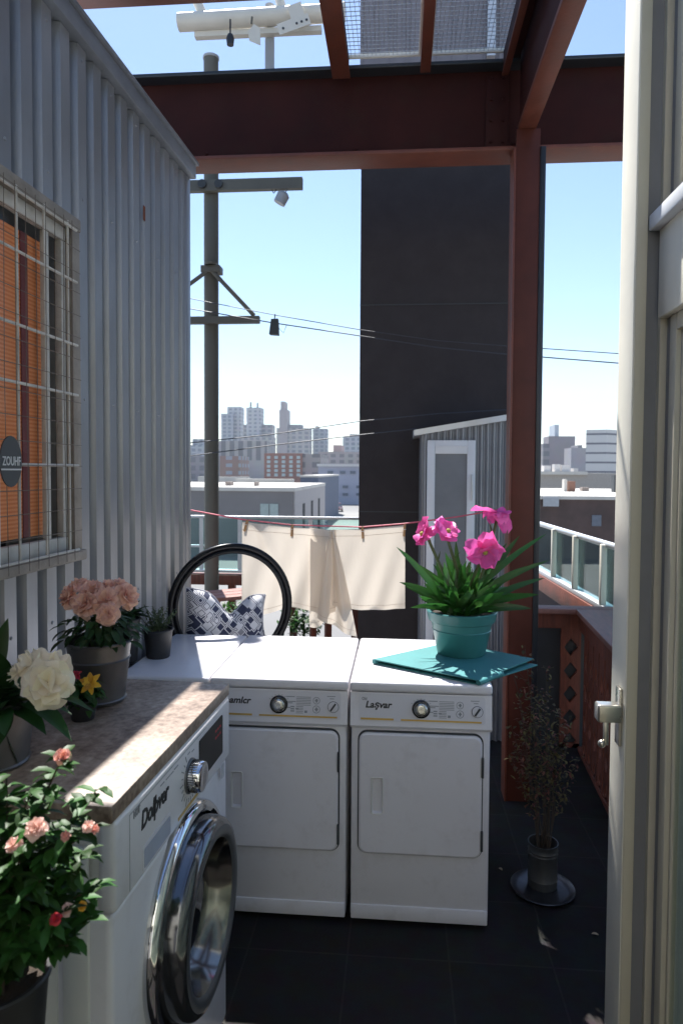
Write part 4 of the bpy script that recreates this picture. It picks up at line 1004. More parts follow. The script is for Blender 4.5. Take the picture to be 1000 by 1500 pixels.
# ------------------------------------------------------------------ utility pole beyond the terrace
dp_ = 6.0
pb = PD(310, 700, dp_); pb.z = -5.3; r_p = (PD(321, 600, dp_)-PD(300, 600, dp_)).length/2
ppz = PD(311, 87, dp_).z
up = thing('utility_pole', 'tall grey green metal pole with two crossarms beyond the hut', 'pole', pb)
MB().tube([V((pb.x, pb.y, -5.3)), V((pb.x, pb.y, ppz))], r_p, 20).build('shaft', M['pole'], up)
MB().tube([V((pb.x, pb.y, ppz)), V((pb.x, pb.y, ppz+.02))], r_p+.006, 20).build('cap', M['polegrey'], up)
y_ = pb.y-r_p-.03
def at6(px, py): return PY(px, py, y_)
a, b = at6(262, 274), at6(443, 268); mb = MB(); mb.box((a.x, y_-.025, a.z-.045), (b.x, y_+.03, a.z+.045)); ca1 = mb.build('crossarm', M['pole'], up)
mb = MB()
for px in (298, 322): q = at6(px, 272); MB().lathe([(0, -.02), (.035, -.02), (.035, .02), (0, .02)], T=Matrix.Translation(q+V((0, -.03, 0))) @ Matrix.Rotation(R(90), 4, 'X'), n=16).build('clamp', M['gap'], ca1)
mb.tube([at6(398, 278), at6(401, 283), at6(405, 278)], .005, 6); mb.build('ring', M['gap'], ca1)
q = at6(413, 290); mb = MB(); mb.lathe([(0, -.05), (.05, -.05), (.052, .03), (.03, .05), (0, .05)], T=Matrix.Translation(q) @ Matrix.Rotation(.5, 4, 'Y'), n=18); ins = mb.build('lamp', M['polegrey'], ca1)
MB().tube([at6(412, 262), at6(414, 272), at6(420, 279), at6(413, 286)], .006, 6).build('hook', M['polegrey'], ins)
a, b = at6(262, 470), at6(380, 467); mb = MB(); mb.box((a.x, y_-.025, a.z-.028), (b.x, y_+.03, a.z+.03)); ca2 = mb.build('crossarm', M['pole'], up)
mb = MB(); mb.tube([at6(308, 394), at6(372, 462)], .018, 8); mb.tube([at6(308, 394), at6(262, 428)], .018, 8); mb.build('brace', M['pole'], ca2)
mb = MB(); q = at6(309, 394); mb.rbox((q.x-.085, y_-.02, q.z-.03), (q.x+.08, y_+.10, q.z+.03), .006); mb.lathe([(.05, .03), (.055, .05), (.03, .06), (0, .06)], q, n=16); mb.build('collar', M['pole'], up)
# wires
YW = 5.05
def wire(pts, r, label, y0=YW, y1=YW):
    n = len(pts); P = [PY(px, py, y0+(y1-y0)*i/(n-1)) for i, (px, py) in enumerate(pts)]
    o = MB().tube(P, r, 5).build('cable', M['wirec']); return tag(o, label, 'cable', 'cables strung across the view')
wire([(120, 410), (277, 437), (400, 461), (527, 483), (640, 499), (743, 507), (905, 518), (1080, 526)], .0032, 'upper thin cable sagging across the sky and the charcoal building')
wire([(120, 428), (277, 452), (400, 473), (527, 492), (640, 509), (743, 519), (905, 532), (1080, 543)], .0042, 'second thicker cable just under the upper one')
wire([(120, 662), (277, 649), (400, 636), (527, 617), (640, 606), (743, 600)], .004, 'upper cable of the low pair, crossing the skyline and rising to the shed')
wire([(120, 684), (277, 668), (400, 652), (527, 637), (610, 628)], .004, 'lowest cable crossing in front of the skyline')
q = PY(402, 478, YW); bx_ = thing('cable_box', 'small dark junction box hanging on the cable right of the pole', 'cable box', q)
MB().add([(-.035, -.03, -.06), (.032, -.03, -.065), (.032, .03, -.065), (-.035, .03, -.06), (-.022, -.022, .05), (.028, -.022, .052), (.028, .022, .052), (-.022, .022, .05)], [(3, 2, 1, 0), (4, 5, 6, 7), (0, 1, 5, 4), (1, 2, 6, 5), (2, 3, 7, 6), (3, 0, 4, 7)], False, Matrix.Translation(q)).build('housing', M['gap'], bx_)
MB().tube([PY(403, 460, YW), q+V((0, 0, .05))], .004, 6).build('hanger', M['gap'], bx_)
MB().tube([PY(408, 480, YW), PY(415, 488, YW), PY(420, 476, YW)], .002, 5).build('loose_wire', M['gap'], bx_)

# white bar with hardware on second mast
K7 = .62
mp0 = PY(395, 60, YB+.03); dm = (mp0-CAM).dot(_f0); ms = thing('mast', 'short mast on the big beam with a pale crossbar and hanging tags, top centre', 'mast', (mp0.x, mp0.y, tz+.001))
rm = (PD(402, 60, dm)-PD(388, 60, dm)).length/2
MB().tube([V((mp0.x, mp0.y, tz+.001)), V((mp0.x, mp0.y, PD(395, 8, dm).z))], rm, 16).build('shaft', M['polegrey'], ms)
ym = mp0.y-rm-.045
def at7(px, py): return PY(px, py, ym)
tb = MB().tube([at7(262, 33), at7(505, 18)], .050, 20); bar = tb.build('crossbar', M['polew'], ms)
mb = MB(); mb.box((at7(284, 45).x, ym+.01, at7(284, 52).z), (at7(470, 45).x, ym+.05, at7(284, 44).z)); mb.build('under_rail', M['polew'], bar)
MB().tube([at7(281, -14), at7(302, 31)], .027, 12).build('strut', M['polew'], bar); MB().tube([at7(401, -30), at7(417, 27)], .027, 12).build('strut', M['polew'], bar)
mb = MB(); q = at7(341, 66); mb.lathe([(0, -.036), (.02, -.036), (.024, .0), (.015, .024), (0, .03)], q+V((0, -.06, 0)), n=12); mb.tube([at7(341, 38)+V((0, -.06, 0)), q+V((0, -.06, .024))], .005, 6); mb.build('insulator', M['blackst'], bar)
mb = MB(); q = at7(377, 62)
T = Matrix.Translation(q+V((0, -.07, 0))); mb.prism([(-.038, .018), (-.006, .06), (.03, .036), (.033, -.06), (-.033, -.03)], -.004, .004, T); mb.build('tag_plate', M['polew'], bar)
MB().tube([at7(373, 36)+V((0, -.07, 0)), at7(372, 46)+V((0, -.07, 0))], .006, 6).build('tag_hook', M['pole'], bar)
mb = MB(); T = Matrix.Translation(at7(434, 46)+V((0, -.07, 0))) @ Matrix.Rotation(-.30, 4, 'Y'); mb.box((-.10, -.005, -.035), (.09, .005, .03), T); mb.box((-.012, -.0048, .03), (.07, .0048, .105), T); bk = mb.build('bracket_plate', M['polew'], bar)
mb = MB()
for k in (-.07, .012, .042, .072): mb.lathe([(0, .002), (.007, .002), (.007, -.002)], T=T @ Matrix.Translation((k, -.006, -.006)) @ Matrix.Rotation(R(90), 4, 'X'), n=10)
mb.build('bolts', M['gap'], bk)

# ------------------------------------------------------------------ glass guards
YG = 7.0
def zr_(py, px=400): return PY(px, py, YG).z
gt = zr_(756); gb_ = zr_(835); wt_, wb_ = zr_(842), zr_(857)
gx0 = PY(180, 750, YG).x; gx1 = tx0-.0+.25
t = thing('glass_guard', 'green tinted glass guard with pale rail along the back of the terrace', 'railing', (gx0, YG, 0))
MB().rbox((gx0, YG-.025, gt-.028), (gx1, YG+.025, gt), .006).build('top_rail', M['alu'], t)
MB().rbox((gx0, YG-.02, zr_(803)), (gx1, YG+.02, zr_(800)+.004), .003).build('middle_rail', M['alu'], t)
MB().rbox((gx0, YG-.04, gb_-.03), (gx1, YG+.04, gb_), .006).build('bottom_rail', M['alu'], t)
MB().box((gx0, YG-.005, gb_), (gx1, YG+.005, gt-.028)).build('glass', M['glassg'], t)
for px in (296, 352, 455): x = PY(px, 780, YG).x; MB().box((x-.02, YG-.03, gb_), (x+.02, YG-.006, gt-.028)).build('post', M['alu'], t)
MB().rbox((gx0, YG-.07, wb_), (gx1, YG+.07, wt_), .006).build('sill_beam', M['redwood'], t)
for px in (250, 340, 430, 520): x = PY(px, 870, YG).x; MB().box((x-.035, YG-.035, 0), (x+.035, YG+.035, wb_)).build('support_post', M['redwood'], t)
# side guard at right
GX = PY(800, 765, 7.0).x; gt2 = gt
r = ray(899, 797)
tpar = (GX-CAM.x)/r.x; GXz = (CAM+r*tpar)
t = thing('glass_guard', 'green tinted glass guard with white rail and posts down the right side', 'railing', (GX, 5, 0))
y0 = 3.4; y1 = YG+.2
pA = PY(795, 766, 7.2); pB_ = PD(900, 797, 5.0)
sl_ = (pB_-pA); sl_.z = 0; sl_.normalize(); zt2 = (pA.z+pB_.z)/2
def along(py_px): return None
A_ = V((pA.x, pA.y, 0)); 
ext = A_+sl_*4.6; st_ = A_-sl_*.4
ang = math.atan2(sl_.y, sl_.x); GT = Matrix.Translation(A_) @ Matrix.Rotation(ang, 4, 'Z')
zb2 = PD(885, 884, 5.2).z
MB().tube([GT @ V((-.4, 0, zt2-.02)), GT @ V((4.2, 0, zt2-.02))], .026, 12).build('top_rail', M['alu'], t)
MB().rbox((-.4, -.05, zb2-.04), (4.2, .05, zb2), .006, T=GT).build('bottom_rail', M['alu'], t)
MB().box((-.4, -.004, zb2), (4.2, .004, zt2-.03), GT).build('glass', M['glassg'], t)
for px in (815, 847, 889, 960):
    # intersection of the guard line with the pixel column
    nn = V((-sl_.y, sl_.x, 0)); q = PP(px, 800, A_, nn)
    MB().rbox((-.022, -.05, zb2), (.022, -.008, zt2-.02), .004, T=Matrix.Translation((q.x, q.y, 0)) @ Matrix.Rotation(ang, 4, 'Z')).build('post', M['cream'], t)
MB().rbox((-.4, -.06, zb2-.20), (4.2, .06, zb2-.042), .006, T=GT).build('sill_beam', M['redwood'], t)

# ------------------------------------------------------------------ wooden balustrades (right)
def holed(mb, cx, cz, w_, h_, hole, y0, y1, T, n=24):
    angs = sorted(set([2*math.pi*k/n for k in range(n)]+[math.atan2(sy*h_/2, sx*w_/2) % (2*math.pi) for sx in (-1, 1) for sy in (-1, 1)]))
    out = []; inn = []
    for a in angs:
        c_, s_ = math.cos(a), math.sin(a); k = min((w_/2)/abs(c_) if abs(c_) > 1e-6 else 1e9, (h_/2)/abs(s_) if abs(s_) > 1e-6 else 1e9)
        out.append((cx+c_*k, cz+s_*k)); rr = hole(a); inn.append((cx+c_*rr, cz+s_*rr))
    m = len(angs); vs = [(x, y0, z) for x, z in out]+[(x, y0, z) for x, z in inn]+[(x, y1, z) for x, z in out]+[(x, y1, z) for x, z in inn]; f = []
    for i in range(m):
        j = (i+1) % m; f += [(i, j, m+j, m+i), (2*m+j, 2*m+i, 3*m+i, 3*m+j), (m+i, m+j, 3*m+j, 3*m+i), (j, i, 2*m+i, 2*m+j)]
    mb.add(vs, f, False, T)
def diamond(w_, h_): return lambda a: 1/(abs(math.cos(a))/w_+abs(math.sin(a))/h_)
def tear(w_, h_): return lambda a: (w_*h_/math.sqrt((h_*math.cos(a))**2+(w_*math.sin(a))**2))*(1-.22*math.sin(a))
ZR = .985
bk0 = PZ(790, 888, ZR); YK = bk0.y; bkx1 = PZ(847, 890, ZR).x
t = thing('wooden_balustrade', 'short red wooden balustrade with diamond cutouts beside the column', 'balustrade', (bk0.x, YK, 0), 0, 'red wooden balustrades at the right')
x0 = xcol1+.03; x1 = bkx1+.25
MB().rbox((x0, YK-.09, ZR-.035), (x1, YK+.05, ZR), .005).build('cap_rail', M['railtop'], t)
MB().box((x0, YK-.03, ZR-.145), (x1, YK+.0, ZR-.036)).build('rail', M['redwood'], t)
bw = PY(849, 950, YK).x-PY(820, 950, YK).x; xb = PY(820, 950, YK).x; bh = .165
for k, off in enumerate((0,)):
    mb = MB(); z = ZR-.185
    mb.box((xb, YK-.022, z-.01), (xb+bw, YK+.0, z+.038))
    zz = z-.01
    for i in range(5): holed(mb, xb+bw/2, zz-bh/2, bw, bh, diamond(.047, .062), YK-.022, YK, I4); zz -= bh
    mb.box((xb, YK-.022, .03), (xb+bw, YK, zz)); mb.build('cutout_board', M['redwood'], t)
gp = MB().box((x0, YK+.004, .001), (x1-.03, YK+.012, ZR-.15)); gp.build('shade_infill', mat('dark shade infill', (.035, .038, .042), .4), t)  # dark infill left of the board; behind its cutouts it stands for shade
# long balustrade running towards the camera
e0 = PZ(845, 892, ZR); e1 = PZ(893, 942, ZR); dv = (e1-e0); dv.z = 0; dv.normalize()
ang2 = math.atan2(dv.y, dv.x); E0 = V((e0.x, e0.y, 0)); ET = Matrix.Translation(E0) @ Matrix.Rotation(ang2, 4, 'Z')
t = thing('wooden_balustrade', 'long red wooden balustrade with teardrop cutouts running towards the cream door', 'balustrade', E0, ang2, 'red wooden balustrades at the right')
MB().rbox((.0, -.01, ZR-.035), (3.2, .24, ZR), .005, T=ET).build('cap_rail', M['railtop'], t)
MB().box((.0, .02, ZR-.15), (3.2, .06, ZR-.036), ET).build('rail', M['redwood'], t)
x = .10; i = 0
while x < 3.0:
    w_ = .13; mb = MB(); z = ZR-.19
    mb.box((x, .03, z-.03), (x+w_, .052, z+.03), ET); zz = z-.03
    for k in range(4): holed(mb, x+w_/2, zz-.10, w_, .20, tear(.032, .062), .03, .052, ET); zz -= .20
    mb.box((x, .03, .03), (x+w_, .052, zz), ET)
    mb.build('cutout_board', M['redwood'], t); x += .155
MB().box((.0, .02, .0), (3.2, .07, .03), ET).build('foot_rail', M['redwood'], t)

# ------------------------------------------------------------------ cream glazed house wall with door post (right)
PXp = .665
dn = 2.02; df = 2.14
qf = PD(922, 690, dn); qb = PD(908, 690, df)
X0 = qf.x; Yn = qf.y; Yf = qb.y+.01
post = thing('door_leaf', 'narrow cream door leaf standing open with a silver lever handle, at the right', 'door', (X0, Yn, 0))
xw = PD(943, 690, dn).x
MB().rbox((X0, Yn, -.0), (xw-.006, Yn+.135, 3.75), .004, 2).build('leaf', M['cream'], post)
MB().rbox((X0+.004, Yn-.004, 0), (xw-.008, Yn, 3.74), .001).build('edge_shade', M['khaki'], post)  # khaki strip paints shade onto the front edge of the cream leaf
MB().box((xw-.006, Yn+.01, 0), (xw+.03, Yn+.06, 3.75)).build('groove_shade', M['greytrim'], post)  # grey strip paints in the shade of the groove beside the leaf
hz_ = PP(890, 1045, V((X0, Yn, 0)), V((0, 1, 0))).z
hz_ = PY(890, 1040, Yn+.05).z
hd = MB().rbox((X0-.010, Yn+.02, hz_-.10), (X0+.0, Yn+.06, hz_+.075), .003); plt = hd.build('lock_plate', M['brass'], post)
xl = PY(872, 1036, Yn+.03).x
MB().rbox((xl, Yn+.005, hz_-.025), (X0-.004, Yn+.05, hz_+.028), .006, 3).build('lever', M['brass'], plt)
MB().rbox((xl+.022, Yn+.022, hz_-.10), (xl+.038, Yn+.034, hz_-.025), .004).build('latch', M['brass'], plt)
mb = MB(); sph(mb, V((xl+.018, Yn+.026, hz_-.095)), .012); mb.build('latch_knob', M['brass'], plt)
hw = thing('house_wall', 'cream house wall with tall windows and pale blinds at the right edge', 'house', (xw, Yn, 0))
Xw = xw+.030
def zw(px, py): r = ray(px, py); k = (Xw-CAM.x)/r.x; return (CAM+r*k)
zs = zw(945, 338).z; zpb = zw(947, 478).z
YE = Yn+.09; YN = -2.5
MB().box((Xw+.05, YN, 0), (Xw+.35, YE, .06)).build('plinth', M['greytrim'], hw)
MB().rbox((Xw-.008, YN, zpb), (Xw+.12, YE-.10, zs-.045), .004).build('spandrel_panel', M['cream'], hw)
MB().rbox((Xw-.035, YN, zs-.045), (Xw+.12, YE-.09, zs), .005).build('window_sill', M['uwhite'], hw)
MB().box((Xw+.0, YE-.10, 0), (Xw+.12, YE, 3.9)).build('corner_post', M['khaki'], hw)
MB().box((Xw-.0, YN, 3.8), (Xw+.5, YE, 4.2)).build('eaves_wall', M['cream'], hw)
def glaz(z0, z1, yfar):
    fr = MB(); y = yfar
    fr.rbox((Xw+.012, y-.045, z0), (Xw+.06, y, z1), .004); fr.rbox((Xw+.026, y-.058, z0+.04), (Xw+.06, y-.045, z1-.04), .003)
    fr.box((Xw+.014, YN, z1-.045), (Xw+.06, y-.046, z1)); fr.box((Xw+.014, YN, z0), (Xw+.06, y-.046, z0+.05))
    yy = y-.85
    while yy > YN: fr.rbox((Xw+.013, yy-.05, z0+.05), (Xw+.061, yy, z1-.045), .004); yy -= .85
    w_ = fr.build('window', M['khaki'], hw)
    MB().box((Xw+.034, YN, z0+.05), (Xw+.038, y-.058, z1-.045)).build('pane', M['glassd'], w_)
    bl = MB(); yy = y-.06
    while yy > YN: bl.box((Xw+.044, yy-.082, z0+.052), (Xw+.049, yy, z1-.047)); yy -= .0855
    bl.build('vertical_blind', M['oldwhite'] if False else mat('pale blind', (.88, .87, .78), .8, var=.05), w_)
MB().box((Xw+.02, YE-.14, 0.06), (Xw+.08, YE-.10, 3.8)).build('jamb', M['greytrim'], hw)
glaz(.06, zpb-.002, YE-.14); glaz(zs+.002, 3.8, YE-.14)

# added cream facade behind the viewer, unseen: bounces sunlight onto the machine fronts
hb2 = thing('bounce_facade', 'added unseen cream facade behind the viewer, bouncing sunlight onto the machines', 'house', (0, -2.6, 0))
MB().box((-4.4, -2.9, 0), (-.6, -2.6, 4.4)).box((.5, -2.9, 0), (Xw, -2.6, 4.4)).box((-.6, -2.9, 2.2), (.5, -2.6, 4.4)).build('wall', M['cream'], hb2)
MB().box((-.6, -2.85, 0), (.5, -2.8, 2.2)).build('door', M['greytrim'], hb2)
MB().rbox((-4.4, -2.95, 4.4), (Xw, -2.5, 4.5), .01).build('coping', M['uwhite'], hb2)
# bench beyond the cloths
q = PD(340, 868, 5.6)
t = thing('wooden_bench', 'slatted red brown bench behind the hoop, mostly hidden', 'bench', (q.x, q.y, 0))
bt = Matrix.Translation((q.x, q.y, 0)) @ Matrix.Rotation(.6, 4, 'Z')
for k in range(3): MB().rbox((-.25, -.18+k*.125, q.z-.03), (.9, -.07+k*.125, q.z), .004, T=bt).build('slat', M['railtop'], t)
for a in (-.2, .8):
    for b in (-.14, .14): MB().box((a, b, 0), (a+.05, b+.04, q.z-.031), bt).build('leg', M['redwood'], t)

# shrubs at the back edge
def shrub(x, y, rad, h, label):
    t = thing('shrub', label, 'shrub', (x, y, 0), 0, 'potted shrubs along the back guard'); mb = MB(); pot(mb, V((x, y, 0)), .14, .18, .3); mb.build('pot', M['galv'], t)
    lv = MB()
    for i in range(420):
        a = rnd(0, 6.28); b = rnd(-1, 1); r_ = rad*rnd(.4, 1)*(1+.25*math.sin(a*3+b*4)); cc_ = math.sqrt(1-b*b)
        lv.leaf(V((x+r_*cc_*math.cos(a), y+r_*cc_*math.sin(a), h+r_*b)), V((rnd(-1, 1), rnd(-1, 1), rnd(-.2, 1))), .06, .03, n=2)
    lv.build('leaves', M['leafm'], t); MB().tube([V((x, y, .25)), V((x, y, h))], .012, 6).build('stem', M['twig'], t)
for px, lb_ in ((285, 'round leafy shrub in a metal pot left of the utility pole'), (345, 'round leafy shrub in a metal pot between the pole and the cloths'), (445, 'leafy shrub in a metal pot behind the left cloth')):
    q = PD(px, 900, 6.4); shrub(q.x, q.y, .22, .52, lb_)

# ------------------------------------------------------------------ city
GZ = -5.3
def facade(name, wall, win, sx, sz, mortar=.25, rough=.7):
    def fn(n, l, b):
        t = n.new('ShaderNodeTexCoord'); g = n.new('ShaderNodeSeparateXYZ'); l(t.outputs['Object'], g.inputs[0])
        ad = n.new('ShaderNodeMath'); ad.operation = 'ADD'; l(g.outputs['X'], ad.inputs[0]); l(g.outputs['Y'], ad.inputs[1])
        def band(src, per, thr):
            d = n.new('ShaderNodeMath'); d.operation = 'DIVIDE'; d.inputs[1].default_value = per; l(src, d.inputs[0])
            f_ = n.new('ShaderNodeMath'); f_.operation = 'FRACT'; l(d.outputs[0], f_.inputs[0])
            c_ = n.new('ShaderNodeMath'); c_.operation = 'GREATER_THAN'; c_.inputs[1].default_value = thr; l(f_.outputs[0], c_.inputs[0]); return c_.outputs[0]
        m_ = n.new('ShaderNodeMath'); m_.operation = 'MULTIPLY'; l(band(ad.outputs[0], sx, mortar), m_.inputs[0]); l(band(g.outputs['Z'], sz, mortar), m_.inputs[1])
        nn = n.new('ShaderNodeTexNoise'); nn.inputs['Scale'].default_value = .15; l(t.outputs['Object'], nn.inputs['Vector'])
        mk = n.new('ShaderNodeMath'); mk.operation = 'MULTIPLY'; mk.inputs[1].default_value = .85; l(m_.outputs[0], mk.inputs[0])
        mix = n.new('ShaderNodeMix'); mix.data_type = 'RGBA'; mix.inputs['A'].default_value = (*wall, 1); mix.inputs['B'].default_value = (*win, 1); l(mk.outputs[0], mix.inputs['Factor'])
        m2 = n.new('ShaderNodeMix'); m2.data_type = 'RGBA'; m2.blend_type = 'MULTIPLY'; m2.inputs['Factor'].default_value = .25; l(mix.outputs['Result'], m2.inputs['A']); l(nn.outputs['Color'], m2.inputs['B'])
        l(m2.outputs['Result'], b.inputs['Base Color'])
        g2 = n.new('ShaderNodeNewGeometry')
    return nodemat(name, fn, rough)
def bmesh_block(root, name, m, pxa, pxb, pyt, d, depth, zbase=GZ, parent=None):
    a = PD(pxa, pyt, d); b = PD(pxb, pyt, d); mb = MB()
    mb.box((a.x, a.y, zbase), (b.x, a.y+depth, (a.z+b.z)/2)); return mb.build(name, m, parent or root)
def bld(label, parts, d, depth, cat='building', name='building', group=None, roofm=None):
    a0 = PD(parts[0][0], 690, d); root = thing(name, label, cat, (a0.x, a0.y, GZ), 0, group)
    for i, (pxa, pxb, pyt, m, nm, dd) in enumerate(parts):
        bmesh_block(root, nm, m, pxa, pxb, pyt, d+dd, depth if dd >= 0 else depth)
    return root
beigeF = facade('beige tower facade', (0.346, 0.317, 0.302), (0.115, 0.122, 0.144), 7, 5, .42)
greyF = facade('blue grey tower facade', (0.288, 0.310, 0.346), (0.101, 0.122, 0.158), 6, 4.5, .4)
darkF = facade('dark tower facade', (.22, .20, .21), (.10, .10, .12), 6, 5, .4)
whiteF = facade('white tower facade', (0.418, 0.418, 0.432), (0.144, 0.166, 0.202), 6, 4.5, .45)
pinkF = facade('pale apartment facade', (0.331, 0.288, 0.281), (0.158, 0.144, 0.158), 5, 3.4, .45)
capm = mat('roof plant grey', (.20, .19, .20), .8)
# skyline left
bld('twin slab glass skyscraper left of the skyline, right of the pole', [(324, 342, 606, greyF, 'tower_slab', 0), (333, 353, 596, whiteF, 'tower_slab', 6)], 820, 18)
r_ = bld('stepped pale skyscraper with two small roof masts', [(361, 382, 597, whiteF, 'tower', 0), (356, 399, 622, beigeF, 'podium', 8), (352, 400, 640, beigeF, 'podium', -10)], 800, 20)
bmesh_block(r_, 'mast', capm, 366, 368, 589, 800, 3); bmesh_block(r_, 'mast', capm, 376, 378, 590, 800, 3)
r_ = bld('broad brownish tower block with a slender spire tower', [(405, 454, 627, beigeF, 'block', 0), (409, 421, 600, mat('slender tower stone', (.26, .22, .22), .8), 'slender_tower', -4), (411, 417, 588, mat('slender tower stone', (.26, .22, .22), .8), 'spire', -2)], 760, 20)
bmesh_block(r_, 'roof_box', capm, 421, 442, 622, 762, 14)
bld('narrow blue grey tower right of the spire tower', [(458, 479, 628, greyF, 'tower', 0), (462, 466, 624, capm, 'roof_box', 4)], 780, 16)
bld('pale office tower at the right end of the left skyline', [(502, 560, 640, greyF, 'tower', 0), (512, 560, 636, darkF, 'roof_box', 4)], 700, 20)
bld('low domed grey block at the far left behind the pole', [(240, 300, 652, greyF, 'block', 0), (282, 298, 643, greyF, 'roof_box', 4)], 640, 20)
bld('dark low block at the far left of the skyline', [(230, 301, 668, darkF, 'block', 0)], 420, 20)
bld('pale classical block with vertical window bays behind the brick building', [(318, 392, 646, facade('pilaster facade', (0.331, 0.310, 0.302), (0.108, 0.108, 0.122), 5.5, 30, .45), 'block', 0)], 430, 30)
bld('brown low block below the twin skyscraper', [(322, 352, 668, facade('brown facade', (.25, .15, .12), (.28, .33, .38), 6, 3.5, .5), 'block', 0)], 330, 20)
bld('pink distant houses right of the brick building', [(466, 560, 662, pinkF, 'block', 0), (488, 500, 652, mat('pink brick stack', (.38, .26, .24), .8), 'stair_tower', 0)], 400, 20)
# brick apartment building with its windows
db_ = 235
br = bld('red brick apartment building with pale windows in the middle distance', [(387, 443, 664, mat('far red brick', (.26, .13, .10), .85, var=.2, scale=1), 'wall', 0), (443, 470, 665, pinkF, 'side_wing', 0)], db_, 25)
wm_ = mat('far pale pane', (.38, .44, .45), .3)
proto = None
for r__ in range(5):
    for c__ in range(5):
        px = 391+c__*11; py = 668+r__*6.4; a = PD(px, py, db_-.3); b = PD(px+5, py+4.2, db_-.3)
        if proto is None:
            w0, h0 = b.x-a.x, a.z-b.z
            m1 = MB().box((0, -.3, -h0), (w0, .0, 0)); proto = m1.build('window', wm_, br, local=True); o = proto
        else: o = proto.copy(); COL.objects.link(o); o.parent = br
        ya = PD(387, 664, db_).y
        o.location = V((a.x, ya-.02, a.z))-br.location
# lavender building
dl = 150
lav = bld('long lavender grey commercial building behind the parked cars', [(466, 620, 682, mat('lavender render', (.33, .34, .42), .85, var=.06, scale=.2), 'wall', 0)], dl, 30)
ya = PD(466, 682, dl).y; bmesh_block(lav, 'parapet', mat('pale parapet', (.55, .53, .52), .8), 464, 621, 680, dl-.5, 31, zbase=PD(466, 683, dl-.5).z)
pr2 = None
for (px, py) in ((480, 690), (498, 690), (513, 690), (502, 711), (522, 711), (502, 722), (522, 722)):
    a = PD(px, py, dl); b = PD(px+8, py+4, dl)
    if pr2 is None: pr2 = MB().box((0, -.25, -(a.z-b.z)), (b.x-a.x, 0, 0)).build('window', mat('far dark pane', (.10, .12, .16), .3), lav, local=True); o = pr2
    else: o = pr2.copy(); COL.objects.link(o); o.parent = lav
    o.location = V((a.x, ya-.02, a.z))-lav.location
# grey warehouse
dw_ = 58
gm = mat('warehouse grey wall', (.20, .185, .18), .9, var=.12, scale=.3); roofp = mat('pale gravel roof', (.55, .52, .47), .9, var=.12, scale=.5)
a = PD(100, 716, dw_); b = PD(429, 714, dw_); zt = b.z
wh = thing('warehouse', 'long low grey warehouse with a pale flat roof beyond the glass guard', 'building', (b.x, b.y, GZ))
MB().box((a.x, b.y, GZ), (b.x, b.y+24, zt-.35)).build('wall', gm, wh)
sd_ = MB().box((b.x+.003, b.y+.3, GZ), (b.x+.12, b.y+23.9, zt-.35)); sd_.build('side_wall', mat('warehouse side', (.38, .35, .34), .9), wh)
MB().box((a.x, b.y-.12, zt-.34), (b.x+.15, b.y+24.1, zt-.02)).build('roof', roofp, wh)
for (pxa, pxb, pya, pyb, dd) in ((330, 338, 708, 715, 6), (372, 376, 711, 715, 5), (345, 430, 700, 703, 26), (290, 365, 697, 702, 30)):
    qa = PD(pxa, pya, dw_+dd); qb = PD(pxb, pyb, dw_+dd); MB().box((qa.x, qa.y, zt-.02), (qb.x, qa.y+1.2, max(zt+.35, qa.z-.1))).build('roof_unit', roofp if pxb-pxa > 20 else mat('brown vent', (.28, .23, .20), .8), wh)
qa = PD(380, 738, dw_); qb = PD(408, 757, dw_)
for k in range(2):
    xa = qa.x+(qb.x-qa.x)*k/2; f_ = MB().box((xa+.04, b.y-.08, qb.z), (xa+(qb.x-qa.x)/2-.04, b.y-.002, qa.z)).build('window', mat('warehouse pane', (.33, .40, .38), .25), wh)
for k in range(3):
    y = b.y+5+k*6; MB().box((b.x+.122, y, GZ), (b.x+.16, y+1.4, zt-1.6)).build('side_door', M['interior'], wh)
bs = thing('blue_building', 'narrow dark blue building end behind the grey warehouse', 'building', PD(447, 700, 88))
qa = PD(440, 699, 88); qb = PD(466, 699, 88); MB().box((qa.x, qa.y, GZ), (qb.x, qa.y+30, qa.z)).build('wall', mat('dark blue wall', (.10, .12, .17), .8), bs)
MB().box((qa.x-.1, qa.y-.1, qa.z), (qb.x+.1, qa.y+30, qa.z+.25)).build('roof', roofp, bs)
